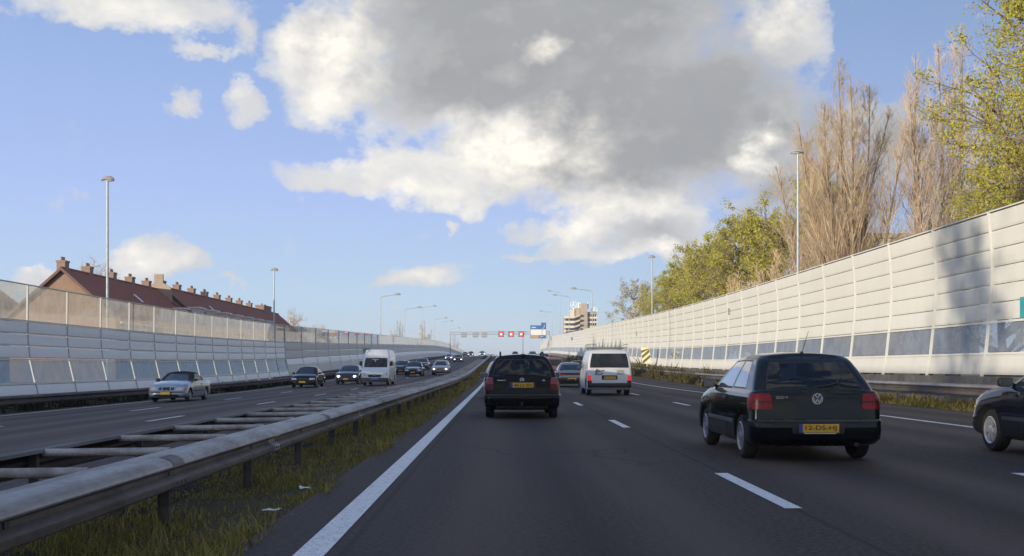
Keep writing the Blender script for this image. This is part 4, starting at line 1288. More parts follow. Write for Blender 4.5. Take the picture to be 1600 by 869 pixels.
M_WINGL = dark_glass('house_glass', (.035, .045, .055), .05)
M_FELT = plain('roof_felt', (.06, .06, .062), .9, vary=.3)
M_POT = plain('chimney_pot', (.25, .12, .075), .8, vary=.2)

XR, HALF, ZE = -36.0, 4.6, 5.2
def house(name, label, y0, w, ridge, dx=0.0, dormer=True, wide_chimney=False, gable=None, chimney=True, skylight=False, hip=False, group='brick houses of the terrace'):
    xr = XR+dx
    root = empty(name, (xr, y0, 0), 0, label, 'house', group)
    mb = MB()
    e = ridge-HALF*.88
    x0, x1 = -HALF+.25, HALF-.25
    b = [(x0, 0, -.4), (x1, 0, -.4), (x1, 0, e), (0, 0, ridge-.28), (x0, 0, e)]
    yb = w-0.004
    if hip: b2 = [(x0, yb, -.4), (x1, yb, -.4), (x1, yb, e), (0, yb, e+.02), (x0, yb, e)]
    else: b2 = [(x, yb, z) for (x, _, z) in b]
    mb.add(b+b2, [(0, 1, 2, 3, 4), (9, 8, 7, 6, 5), (1, 6, 7, 2), (0, 4, 9, 5)])
    mb.build('wall', M_BRICK, root)
    # two-slope roof with thickness
    ov = .35 if gable else 0.0
    def rp(x, y, d=0.0): return (x, y, ridge-abs(x)*.88+d)
    mb = MB()
    ys = [-ov, w*.5, w-0.003]
    for s in (-1, 1):
        xs = [0, s*HALF*.33, s*HALF*.66, s*(HALF+.2)]
        yend = lambda x: (w-.003) if not hip else (w-.003+0.0)-max(0, (1-abs(x)/HALF))*HALF*.75
        a = [[rp(x, y if y < w-.01 else yend(x), .05) for y in ys] for x in xs]
        c = [[rp(x, y if y < w-.01 else yend(x), -.13) for y in ys] for x in xs]
        mb.grid(a, flip=s > 0); mb.grid(c, flip=s < 0)
        for q, r_ in ((a, c),):
            for rowa, rowc in ((a[-1], c[-1]),): mb.grid([rowa, rowc])
            mb.grid([[r[0] for r in a], [r[0] for r in c]]); mb.grid([[r[-1] for r in a], [r[-1] for r in c]])
    if hip:
        yr = w-HALF*.75
        mb.add([(0, yr, ridge+.05), (HALF+.2, w+.1, ridge-(HALF+.2)*.88), (-HALF-.2, w+.1, ridge-(HALF+.2)*.88)], [(0, 1, 2)])
    roof = mb.build('roof', M_TILE, root)
    mb = MB(); mb.tube([(0, -ov, ridge+.05), (0, (w-.003) if not hip else w-HALF*.75, ridge+.05)], .12, 8); mb.build('ridge_tiles', M_TILE, roof, smooth=True)
    if gable:
        mb = MB()
        for s in (-1, 1):
            mb.add([(0, -ov-.04, ridge+.11), (s*(HALF+.2), -ov-.04, ridge+.11-(HALF+.2)*.88), (s*(HALF+.2), -ov-.04, ridge-.16-(HALF+.2)*.88), (0, -ov-.04, ridge-.16),
                    (0, -ov+.02, ridge+.11), (s*(HALF+.2), -ov+.02, ridge+.11-(HALF+.2)*.88), (s*(HALF+.2), -ov+.02, ridge-.16-(HALF+.2)*.88), (0, -ov+.02, ridge-.16)],
                   [(0, 1, 2, 3), (7, 6, 5, 4), (0, 4, 5, 1), (3, 2, 6, 7), (1, 5, 6, 2)])
        mb.build('verge_board', plain('verge_timber', (.10, .045, .03), .6), roof)
    if chimney:
        cw, cd, ch = (.54, .85, .7) if not wide_chimney else (1.0, 5.2, .85)
        yc = .1 if not wide_chimney else 1.6
        mb = MB(); mb.box(-cw, cw*.3, yc, yc+cd, ridge-1.4, ridge+ch)
        mb.box(-cw-.05, cw*.3+.05, yc-.05, yc+cd+.05, ridge+ch-.16, ridge+ch+.0)
        chm = mb.build('chimney', M_BRICKC, roof)
        for k in range(2):
            mb = MB(); mb.lathe([(0, .12), (.28, .10), (.3, .12), (.32, .08), (.2, .07)], 10, 'z', (-cw*.35, yc+cd*(.3+.4*k), ridge+ch-.01)); mb.build('chimney_pot', M_POT, chm, smooth=True)
    def window(x, y, z, ww, hh, par, depth=.08):
        mb = MB()
        f = .07
        mb.box(x-.02, x+.03, y, y+ww, z, z+f); mb.box(x-.02, x+.03, y, y+ww, z+hh-f, z+hh)
        for a in (y, y+ww/2-f/2, y+ww-f): mb.box(x-.018, x+.028, a, a+f, z+f, z+hh-f)
        o = mb.build('window', M_WHITEW, par)
        mb = MB(); mb.quad((x+.005, y+f/2, z+f/2), (x+.005, y+ww-f/2, z+f/2), (x+.005, y+ww-f/2, z+hh-f/2), (x+.005, y+f/2, z+hh-f/2)); mb.build('pane', M_WINGL, o)
    xw = HALF-.25
    for (yy, zz, ww, hh) in ((.9, 3.0, 1.5, 1.5), (w-2.1, 3.0, 1.2, 1.5), (.9, .5, 2.0, 1.7)):
        window(xw, yy, zz, ww, hh, root)
    mb = MB(); mb.box(HALF+.1, HALF+.28, 0.01, w-.01, e-.42, e-.3); mb.build('gutter', M_WHITEW, root)
    if dormer:
        zt = ridge-2.15; xf = HALF-1.2
        y1, y2 = w*.22, w*.72
        mb = MB(); mb.box(1.7, xf, y1, y2, zt-1.5, zt); d = mb.build('dormer', M_WHITEW, root)
        mb = MB(); mb.box(1.2, xf+.25, y1-.2, y2+.2, zt+.002, zt+.14); mb.build('dormer_roof', M_WHITEW, d)
        mb = MB(); mb.box(xf+.005, xf+.03, y1+.15, y2-.15, zt-1.1, zt-.15); mb.build('dormer_window', M_WINGL, d)
        mb = MB()
        for k in range(5):
            yy = y1+.15+(y2-y1-.3)*k/4; mb.box(xf+.028, xf+.05, yy-.03, yy+.03, zt-1.1, zt-.15)
        mb.build('dormer_frame', M_WHITEW, d)
    if skylight:
        x = 1.6
        mb = MB(); a = [(x, 1.2, ridge-x*.88+.1), (x+.8, 1.2, ridge-(x+.8)*.88+.1), (x+.8, 1.8, ridge-(x+.8)*.88+.1), (x, 1.8, ridge-x*.88+.1)]
        mb.prism(a, (0, 0, .05)); mb.build('skylight', M_WHITEW, roof)
    return root
HY = [88.0, 93.3, 99.0, 104.0, 108.9, 112.6, 118.0, 123.6, 129.0, 134.7, 140.6, 146.2, 152.0, 158.2, 171.5]
HL = ['terrace end house with brick gable wall facing the motorway bend', 'second house of the red-roofed terrace counted from its brick gable',
      'third terrace house from the brick gable below the tall lamp post', 'terrace house just before the step up in the red roofs',
      'terrace house with the raised firewall where the red roofs step up', 'first house after the roof step with a row of dormer panes',
      'second house after the roof step with a white flat dormer', 'house mid terrace with a white skylight in its red roof',
      'fourth house after the roof step between two single chimneys', 'fifth house after the roof step along the red terrace',
      'sixth house after the roof step along the red terrace', 'seventh house after the roof step, third from the far end',
      'second house from the far end next to the broad brick chimney', 'last house of the red terrace with a broad brick chimney']
for i in range(14):
    y0, y1 = HY[i], HY[i+1]
    second = i >= 5
    rz_ = 9.25 if not second else 9.55
    h = house('terraced_house', HL[i], y0, y1-y0-(0.0), rz_, dx=0.0 if not second else .35, dormer=i in (4, 5, 6, 7, 8, 9, 10, 11), wide_chimney=i == 13, gable=(i == 0), skylight=i in (2, 7), hip=False)
    if i == 5:   # stepped firewall between the two roof heights
        mb = MB(); mb.prism([(-1.6, -.28, 7.8), (1.2, -.28, 7.8), (1.0, -.28, 9.5), (.2, -.28, 10.0), (.2, -.28, 10.9), (-.7, -.28, 10.9), (-.7, -.28, 10.0), (-1.4, -.28, 9.5)], (0, .3, 0))
        fw = mb.build('firewall', M_BRICKP, h)
        mb = MB(); mb.prism([(0.0, -.02, 9.72), (HALF+.3, -.02, 9.72-(HALF+.3)*.88), (HALF+.3, -.02, 9.3-(HALF+.3)*.88), (0.0, -.02, 9.3)], (0, .06, 0)); mb.build('verge_board', plain('verge_dark', (.04, .025, .022), .7), h)
# a hipped roof peeping in beyond the picture edge
root = empty('hipped_house', (-52, 100, 0), 0, 'house with a hipped purple-brown roof showing over the barrier at the picture edge', 'house')
mb = MB(); mb.box(-8, 5.0, 0, 9, -.4, 5.6); mb.build('wall', M_BRICK, root)
mb = MB(); zr_ = 10.2; ze_ = 5.5
mb.add([(-8.4, -.4, ze_), (5.6, -.4, ze_), (5.6, 9.4, ze_), (-8.4, 9.4, ze_), (-4.2, 4.5, zr_), (1.2, 4.5, zr_)], [(0, 1, 5, 4), (1, 2, 5), (2, 3, 4, 5), (3, 0, 4), (3, 2, 1, 0)])
mb.build('roof', plain('roof_slate', (.075, .05, .06), .8, vary=.3, scale=2), root)

# ------------------------------------------------------------------ lamp posts
M_LPOST = plain('lamp_post_steel', (.38, .42, .42), .5, metal=.3, vary=.15, dirt=(.25, .25, .24))
M_LHEAD = plain('lamp_head_grey', (.32, .32, .32), .45, vary=.15)
M_LBOWL = plain('lamp_bowl', (.55, .55, .5), .2, vary=.1, coat=.6)
def lamp(label, x, y, h, armx, head=1.0, zb=None, double=False, thin=1.0, rise=.35):
    z0 = (gz(max(min(x, 15), -19), y) if zb is None else zb)-.1
    root = empty('street_lamp', (x, y, z0), 0, label, 'street lamp', 'motorway lamp posts')
    mb = MB(); mb.tube([(0, 0, 0), (0, 0, 1.4), (0, 0, 1.45), (0, 0, h)], [.14*thin, .13*thin, .09*thin, .06*thin], 12)
    if abs(armx) > 1.2:
        s = 1 if armx > 0 else -1
        pts = [(0, 0, h)]+[(s*.55*(1-math.cos(a)), 0, h+.5*math.sin(a)) for a in [PI/2*k/6 for k in range(1, 7)]]+[(armx, 0, h+.5+rise)]
        mb.tube(pts, [.06*thin]+[.055*thin]*6+[.045*thin], 10)
        hz = h+.5+rise; hx = armx
    else:
        hz = h; hx = 0
    mb.build('pole', M_LPOST, root, smooth=True, sharp=50)
    s = 1 if armx > 0 else -1
    L, W, H = .78*head, .36*head, .3*head
    def headm(x0, z0, s):
        rows = []
        for (t, k, dz) in ((0, .3, .0), (.08, .75, .02), (.35, 1, .05), (.75, .95, .04), (.95, .6, .0), (1, .2, -.02)):
            ring = []
            for a in range(12):
                an = 2*PI*a/12
                ring.append((x0+s*t*L-s*.1, W*k*.5*math.cos(an), z0+dz+(H*k*.6*max(math.sin(an), 0) + H*.25*min(math.sin(an), 0))))
            rows.append(ring)
        mb = MB(); mb.grid(rows, closed=True); mb.add(rows[0], [tuple(range(12))]); mb.add(rows[-1], [tuple(range(12))[::-1]])
        o = mb.build('lamp_head', M_LHEAD, root, smooth=True, recalc=True)
        rows = [[(x0+s*t*L-s*.1, W*k*.42*math.cos(2*PI*a/12), z0-.02-H*k*.3*max(-math.sin(2*PI*a/12), 0)) for a in range(12)] for (t, k) in ((.3, .3), (.4, .9), (.65, 1), (.85, .8), (.93, .25))]
        mb = MB(); mb.grid(rows, closed=True); mb.build('lamp_bowl', M_LBOWL, o, smooth=True, recalc=True)
    headm(hx-s*.25, hz, s)
    return root
lamp('tall lamp post with a flat square head above the red terrace gable', -22.4, 61.0, 12.35, .5, .95)
lamp('lamp post standing near the far end of the red-roofed terrace', -23.4, 110.5, 11.2, .5, 1.0)
lamp('tall lamp post in front of the bare poplars behind the sunlit barrier', 17.0, 61.4, 13.6, -.5, 1.0)
lamp('lamp post in front of the yellow-green trees behind the sunlit barrier', 17.0, 120.7, 13.0, -.5, 1.0)
LA = [(-22.5, 200, 12.2, 3.0), (-22.5, 250, 11.6, 3.2), (-22.5, 304, 14.0, 3.4), (-22.5, 362, 12.4, 3.6), (-22.5, 405, 12.8, 3.6), (-22.5, 476, 12.4, 3.6)]
LLAB = ['curved-arm lamp post over the far barrier, tallest of the receding row', 'second curved-arm lamp post of the receding row over the far barrier',
        'curved-arm lamp post rising beside distant twin poplars', 'fourth curved-arm lamp post of the receding row', 'curved-arm lamp post just before the gantry leg', 'last small lamp post of the row behind the gantry leg']
for (x, y, h, a), l in zip(LA, LLAB): lamp(l, x, y, h, a, 1.4, thin=1.25)
RA = [(17.0, 200, 12.9, -3.3, 'curved-arm lamp post in front of the office tower'), (17.0, 268, 15.0, -3.4, 'curved-arm lamp post left of the office tower'),
      (17.4, 318, 18.6, -2.9, 'straight slender lamp post with its arm tip above the blue sign'), (17.2, 360, 14.2, -3.6, 'lowest curved-arm lamp post beside the blue direction sign')]
for (x, y, h, a, l) in RA: lamp(l, x, y, h, a, 1.4, thin=1.25)

# ------------------------------------------------------------------ gantry with signs
M_GAN = plain('gantry_steel', (.36, .38, .38), .5, metal=.3, vary=.15)
YG = 340.0; zg = zr(YG)
root = empty('sign_gantry', (0, YG, zg), 0, 'steel gantry spanning the motorway and carrying the lane signals', 'sign gantry')
mb = MB()
for (dy, dz) in ((0, 0), (.7, 0), (0, .75), (.7, .75)):
    mb.tube([(-16.1, dy, 6.75+dz), (15.4, dy, 6.95+dz)], .075, 6)
for k in range(32):
    x = -16+k*.98; z = 6.75+.2*k/32
    mb.tube([(x, 0, z), (x+.49, 0, z+.75), (x+.98, 0, z)], .035, 5); mb.tube([(x, 0, z), (x, .7, z)], .03, 5)
mb.build('truss', M_GAN, root)
for x in (-16.1, 15.4):
    mb = MB(); mb.box(x-.2, x+.2, .1, .6, -.6, 7.7); mb.build('gantry_leg', M_GAN, root)
M_BOARD = plain('signal_housing', (.02, .02, .022), .5); M_BACK = plain('sign_back_grey', (.33, .34, .34), .5, vary=.15)
M_REDLED = glow('signal_red', (.85, .07, .05), 1.1); M_PINK = glow('signal_white', (1.0, .62, .5), 1.3)
SG = ['lit lane signal nearest the median on the gantry', 'middle one of the three lit lane signals on the gantry', 'lit lane signal nearest the blue direction sign on the gantry']
for x, l in zip((.0, 3.15, 6.4), SG):
    s = empty('lane_signal', (x, YG-.35, zg+6.0), 0, l, 'lane signal', 'lit red lane signals on the gantry')
    mb = MB(); mb.box(-.85, .85, -.1, .25, 0, 1.75); mb.build('housing', M_BOARD, s)
    mb = MB(); r = .62
    for (a, b, c, d) in ((-r, r, .2, .36), (-r, r, 1.36, 1.52), (-r, -r+.16, .36, 1.36), (r-.16, r, .36, 1.36)): mb.box(a, b, -.125, -.102, c, d)
    mb.build('red_border', M_REDLED, s)
    mb = MB(); mb.box(-.3, .3, -.125, -.102, .55, 1.15); mb.build('lit_symbol', M_PINK, s)
for x, l in zip((-11.75, -8.15, -5.3), ('signal back on the gantry nearest the far barrier', 'middle signal back over the oncoming lanes', 'signal back on the gantry over the oncoming fast lane')):
    s = empty('lane_signal', (x, YG-.35, zg+5.75), 0, 'grey '+l, 'lane signal', 'backs of the lane signals over the oncoming lanes')
    mb = MB(); mb.box(-.85, .85, 0, .3, 0, 1.75); mb.build('housing', M_BACK, s)
    mb = MB()
    for z in (.3, .9, 1.4): mb.box(-.9, .9, -.06, -.002, z, z+.08)
    mb.build('bracket', M_BOARD, s)
# blue direction sign
M_SBLUE = plain('sign_blue', (.035, .13, .36), .4, vary=.08); M_SWHITE = plain('sign_white', (.66, .66, .62), .45, vary=.08); M_SOR = plain('sign_ochre', (.42, .25, .12), .45, vary=.1); M_SFRAME = plain('sign_frame', (.05, .08, .12), .5)
root = empty('direction_sign', (11.75, YG-.5, zg+5.55), 0, 'blue and white direction sign with a raised corner at the end of the gantry', 'road sign')
mb = MB(); mb.box(-2.5, 2.5, 0, .15, 0, 4.1); mb.box(.9, 2.5, .001, .149, 4.1, 4.95); mb.build('board', M_SFRAME, root)
mb = MB(); mb.box(-2.4, 2.4, -.02, -.001, 2.85, 4.0); mb.build('blue_field', M_SBLUE, root)
mb = MB(); mb.box(1.0, 2.4, -.02, -.001, 4.03, 4.85); mb.build('raised_corner', M_SBLUE, root)
mb = MB(); mb.box(-2.4, 2.4, -.02, -.001, 1.0, 2.8); mb.build('white_field', M_SWHITE, root)
mb = MB(); mb.box(-2.4, .2, -.02, -.001, .1, .95); mb.build('ochre_field', M_SOR, root)
mb = MB(); mb.box(.25, 2.4, -.02, -.001, .1, .95); mb.build('blue_field', M_SBLUE, root)
mb = MB()
mb.box(-2.1, -.7, -.04, -.021, 3.3, 3.55); mb.box(.7, 1.6, -.04, -.021, .45, .62)
mb.tube([(1.3, -.035, 3.0), (1.9, -.035, 3.6), (2.1, -.035, 4.3)], .1, 6)
mb.build('sign_marks', M_SWHITE, root)
mb = MB()
for x in (-1.6, 1.2): mb.box(x-.08, x+.08, .16, .3, -2.0 if x > 0 else 0.2, 4.0)
mb.build('sign_bracket', M_GAN, root)

# ------------------------------------------------------------------ chevron board, wall plates, small signs
root = empty('hazard_board', (14.25, 104.5, gz(14, 104)), 0, 'leaning yellow and black striped hazard board above the guard rail', 'road sign')
mb = MB(); mb.tube([(0, 0, -.2), (-.02, .02, 1.2)], .06, 8); mb.build('post', M_GAN, root, smooth=True)
rot = Matrix.Rotation(R(-9), 4, 'Y')
def brd(mbx, pts, y): mbx.prism([tuple((rot @ Vector((x, 0, z)))+Vector((-.02, y, 1.1))) for (x, z) in pts], (0, -.03, 0))
mb = MB(); brd(mb, [(-.42, .12), (.38, -.02), (.46, 1.55), (-.36, 1.7)], 0); mb.build('board', plain('hazard_white', (.72, .70, .5), .45), root)
mb = MB()
for k in range(3):
    z = .10+.52*k
    brd(mb, [(-.40, z), (-.40, z+.26), (.40, z+.26+.5 if z+.76 < 1.5 else 1.5), (.40, z+.5 if z+.5 < 1.45 else 1.42)], -.032)
mb.build('stripes', plain('hazard_olive', (.16, .13, .015), .5), root)
def wall_plate(label, x, y, z, w, h, col, side=1, cat='sign'):
    mb = MB()
    if side > 0: mb.box(-.03, .0, -w/2, w/2, -h/2, h/2)
    else: mb.box(.0, .03, -w/2, w/2, -h/2, h/2)
    o = mb.build('wall_plate', plain('plate_'+col, {'grey': (.16, .16, .15), 'teal': (.03, .28, .30), 'dark': (.05, .05, .05)}[col], .5), None, loc=(x, y, z))
    return tag(o, label, cat, 'small plates fixed on the noise barriers')
tl = wall_plate('teal plate fixed low on the sunlit barrier at the picture edge', 15.43, 31.25, 2.95, 1.15, .62, 'teal')
mb = MB(); mb.box(-.036, -.031, -.15, .25, -.02, .17); mb.box(-.036, -.031, -.2, .25, -.2, -.12); mb.build('pale_mark', M_SWHITE, tl)
wall_plate('small dark plate near the top of the sunlit barrier below the green trees', 15.5, 73.0, 4.95, .16, .45, 'grey')
wall_plate('narrow grey plate midway up the sunlit barrier', 15.52, 123, 4.3+zr(123), .2, .5, 'grey')
wall_plate('rectangular grey plate on the greyer far barrier', 15.9, 242, 4.6+zr(242), 2.2, .7, 'grey')
root = empty('road_sign', (-18.6, 148, gz(-18.6, 148)), 0, 'small dark sign on a slim post in front of the far shaded barrier', 'road sign')
mb = MB(); mb.tube([(.3, 0, -.2), (0, 0, 2.6)], .07, 8); mb.build('post', M_GAN, root)
mb = MB(); mb.box(-.5, .5, -.06, 0, 2.3, 3.0); mb.build('board', M_BACK, root)

# ------------------------------------------------------------------ office tower far right
M_CRM = plain('tower_cream', (.60, .54, .42), .8, vary=.1, scale=.5); M_TAN = plain('tower_tan', (.36, .31, .25), .85, vary=.12, scale=.5); M_BAL = plain('tower_balcony', (.62, .57, .48), .8, vary=.1, scale=.5)
TY = 352; root = empty('office_tower', (25, TY, 0), 0, 'cream office tower with stacked balconies and star emblems on its roof', 'building')
def wd(px): return (px-783)*TY/FPX-25
def wz(py): return CAM_H+(573-py)*TY/FPX
mb = MB(); mb.box(wd(907), wd(918), 0, 6, -1, wz(474)); mb.build('stair_tower', M_TAN, root)
mb = MB(); mb.box(wd(883), wd(906.5), 1.2, 12, -1, wz(494)); mb.build('wall', M_TAN, root)
mb = MB(); mb.box(wd(891), wd(898), 1.0, 6, wz(494)+.01, wz(484)); mb.build('roof_room', M_CRM, root)
mb = MB(); mb.box(wd(898.2), wd(906.5), 1.3, 8, wz(494)+.01, wz(481)); mb.build('penthouse', M_TAN, root)
for k, py in enumerate((494, 501.5, 509, 516)):
    mb = MB(); z = wz(py)
    mb.box(wd(881.5), wd(897), -.3, 1.19, z-.75, z); mb.build('balcony', M_BAL, root)
    mb = MB(); mb.prism([(wd(897)+.01, -.3, z-.7), (wd(906), -1.4, z-.1), (wd(906), -1.4, z+.5), (wd(897)+.01, -.3, z-.1)], (0, 1.3, 0)); mb.build('balcony', M_TAN, root)
    mb = MB(); mb.box(wd(884), wd(906), 1.12, 1.195, z-1.5, z-.8); mb.build('window', M_WINGL, root)
for k in range(6):
    z = wz(488+7*k)
    mb = MB(); mb.box(wd(918.1), wd(934), .8+.01*k, 10, z-.55, z); mb.build('floor_slab', M_BAL if k else M_TAN, root)
mb = MB(); mb.box(wd(918.2), wd(933), 1.5, 9.5, -1, wz(487)-.01); mb.build('glazed_wing', dark_glass('tower_glass', (.07, .07, .06), .2), root)
for k in range(5):
    mb = MB(); x = wd(919+3.2*k); mb.box(x, x+.25, 1.0, 1.49, -1, wz(489)); mb.build('mullion', M_TAN, root)
M_STAR = plain('star_white', (.8, .82, .84), .35)
for (px, py, r) in ((897, 476, 1.05), (929.5, 484, 1.0)):
    cx, cz = wd(px), wz(py)
    mb = MB()
    for k in range(24):
        a0, a1 = 2*PI*k/24, 2*PI*(k+1)/24
        mb.tube([(cx+r*math.cos(a0), 2, cz+r*math.sin(a0)), (cx+r*math.cos(a1), 2, cz+r*math.sin(a1))], .1, 5, cap=False)
    for a in (90, 210, 330): mb.tube([(cx, 2, cz), (cx+r*math.cos(R(a)), 2, cz+r*math.sin(R(a)))], [.22, .06], 5)
    mb.tube([(cx, 2, cz-r), (cx, 2, cz-r-1.6)], .12, 6)
    mb.build('star_emblem', M_STAR, root)
for px in (904.5, 907.5, 919.5):
    mb = MB(); mb.tube([(wd(px), 2, wz(482)), (wd(px), 2, wz(472.5))], .18, 6); mb.build('roof_mast', M_STAR, root)
# cream flats between the poplars
root = empty('apartment_block', (41.0, 112, 0), 0, 'cream flat-roofed block half hidden behind the bare poplars', 'building')
mb = MB(); mb.box(-3.5, 9, 0, 10, -.5, 14.6); mb.build('wall', M_CRM, root)
mb = MB(); mb.box(-3.9, 9.4, -.4, 10.4, 14.61, 15.1); mb.build('roof', M_TAN, root)
for z in (3.2, 6.2, 9.2, 12.2):
    for x in (-2.2, .8, 3.8, 6.4):
        mb = MB(); mb.box(x, x+1.2, -.04, .1, z, z+1.4); o = mb.build('window', M_WHITEW, root)
        mb = MB(); mb.box(x+.1, x+1.1, -.06, -.042, z+.1, z+1.3); mb.build('pane', M_WINGL, o)

# ------------------------------------------------------------------ trees
def tubes_to_arrays(tubes, sides):
    """tubes: list of (pts (k,3), radii (k,)) all with the same k."""
    Pn = np.array([t[0] for t in tubes], float); Rr = np.array([t[1] for t in tubes], float)
    n, k, _ = Pn.shape
    d = np.gradient(Pn, axis=1); d /= np.linalg.norm(d, axis=2, keepdims=True)+1e-9
    up = np.zeros_like(d); up[..., 0] = 1; up[np.abs(d[..., 0]) > .9] = (0, 1, 0)
    s = np.cross(d, up); s /= np.linalg.norm(s, axis=2, keepdims=True)+1e-9
    u = np.cross(s, d)
    a = np.arange(sides)*2*PI/sides
    V = Pn[:, :, None, :]+Rr[:, :, None, None]*(np.cos(a)[None, None, :, None]*s[:, :, None, :]+np.sin(a)[None, None, :, None]*u[:, :, None, :])
    V = V.reshape(-1, 3)
    base = (np.arange(n)*k*sides)[:, None, None]
    i = np.arange(k-1)[None, :, None]*sides; j = np.arange(sides)[None, None, :]; j2 = (np.arange(sides)+1) % sides
    j2 = j2[None, None, :]
    F = np.stack([base+i+j, base+i+j2, base+i+sides+j2, base+i+sides+j], -1).reshape(-1, 4)
    return V, F
def merge_arr(parts):
    V, F, o = [], [], 0
    for v, f in parts:
        V.append(v); F.append(f+o); o += len(v)
    return np.concatenate(V), np.concatenate(F)
def branch(rng, p, d, ln, r0, r1, k=5, wob=.12, grav=0.0):
    pts = [np.array(p, float)]; d = np.array(d, float); d /= np.linalg.norm(d)
    for i in range(k-1):
        d = d+rng.normal(0, wob, 3); d[2] += grav; d /= np.linalg.norm(d)
        pts.append(pts[-1]+d*ln/(k-1))
    return np.array(pts), np.linspace(r0, r1, k)
def point_on(pts, t):
    x = t*(len(pts)-1); i = min(int(x), len(pts)-2); f = x-i
    return pts[i]*(1-f)+pts[i+1]*f, pts[i+1]-pts[i]
def around(rng, d, ang):
    d = d/np.linalg.norm(d); a = np.array([1, 0, 0]) if abs(d[0]) < .8 else np.array([0, 1, 0])
    s = np.cross(d, a); s /= np.linalg.norm(s); u = np.cross(s, d); ph = rng.uniform(0, 2*PI)
    return d*math.cos(ang)+(s*math.cos(ph)+u*math.sin(ph))*math.sin(ang)
def leaves_arr(rng, C, size, jitter):
    n = len(C)
    c = C+rng.normal(0, jitter, (n, 3))
    a = rng.normal(0, 1, (n, 3)); a /= np.linalg.norm(a, axis=1, keepdims=True)
    b = rng.normal(0, 1, (n, 3)); b -= a*np.sum(a*b, 1, keepdims=True); b /= np.linalg.norm(b, axis=1, keepdims=True)
    s = size*rng.uniform(.6, 1.3, (n, 1))
    q = np.stack([c-a*s*.55, c+b*s*.34, c+a*s*.55, c-b*s*.34], 1)
    return q.reshape(-1, 3), np.arange(n*4).reshape(-1, 4)

M_BARK = plain('bark_brown', (.22, .165, .115), .9, vary=.35, scale=2.5)
M_BARKP = plain('bark_pale', (.42, .36, .31), .9, vary=.25, scale=2.0)
M_TWIG = plain('twig_tan', (.48, .37, .24), .9, vary=.25, scale=.3)
M_TWIGW = plain('twig_silver', (.48, .38, .28), .9, vary=.2, scale=.3)
M_LEAFY = leaf_mat('leaves_yellow_green', [(.40, .38, .055), (.50, .46, .065), (.60, .52, .08), (.34, .36, .055), (.65, .58, .18)])
M_LEAFG = leaf_mat('leaves_olive', [(.38, .36, .07), (.48, .44, .08), (.55, .47, .09), (.33, .33, .06)])
M_LEAFB = leaf_mat('leaves_dry_pale', [(.46, .44, .32), (.56, .52, .42), (.36, .35, .18)])

def broad_tree(seed, H, Rad, n_limb, n_leaf, leaf, trunk_h, top=.95, clump=.4, lean=(0, 0)):
    rng = np.random.default_rng(seed)
    tr, l1, l2, l3 = [], [], [], []
    p0, r0 = branch(rng, (0, 0, -.3), (lean[0], lean[1], 1), H*.92, .018*H+.1, .03, 9, .04, .02)
    tr.append((p0, r0)); tips = []
    for i in range(n_limb):
        t = rng.uniform(trunk_h, .97); p, d = point_on(p0, t)
        env = math.sin(PI*min(max((t-trunk_h*.5)/(1.05-trunk_h*.5), .05), 1)**.75)
        ln = Rad*(.35+.75*env)*rng.uniform(.75, 1.15)
        a = rng.uniform(.75, 1.25)*(1-.5*t)
        b, r = branch(rng, p, around(rng, d, a+.2), ln, .012*H*(1.1-t)+.03, .02, 5, .14, .07)
        l1.append((b, r))
        for j in range(6):
            q, dd = point_on(b, rng.uniform(.25, 1)); ln2 = ln*rng.uniform(.25, .5)
            b2, r2 = branch(rng, q, around(rng, dd, rng.uniform(.5, 1.0)), ln2, .035, .012, 4, .18, .05)
            l2.append((b2, r2))
            for k in range(4):
                q3, d3 = point_on(b2, rng.uniform(.3, 1))
                b3, r3 = branch(rng, q3, around(rng, d3, rng.uniform(.4, 1.0)), ln2*rng.uniform(.35, .6), .014, .006, 3, .2, .02)
                l3.append((b3, r3)); tips.append(b3)
    wood = merge_arr([tubes_to_arrays(tr, 9), tubes_to_arrays(l1, 6), tubes_to_arrays(l2, 4), tubes_to_arrays(l3, 3)])
    # leaves sit along the twigs; some twigs are already bare
    T = np.array(tips); w = rng.gamma(.9, 1, len(T)); w /= w.sum()
    idx = rng.choice(len(T), n_leaf, p=w); f = rng.uniform(0, 1, (n_leaf, 1))
    C = np.where(f < .5, T[idx, 0]*(1-2*f)+T[idx, 1]*2*f, T[idx, 1]*(2-2*f)+T[idx, 2]*(2*f-1))
    lv = leaves_arr(rng, C, leaf, clump*.5)
    return wood, lv
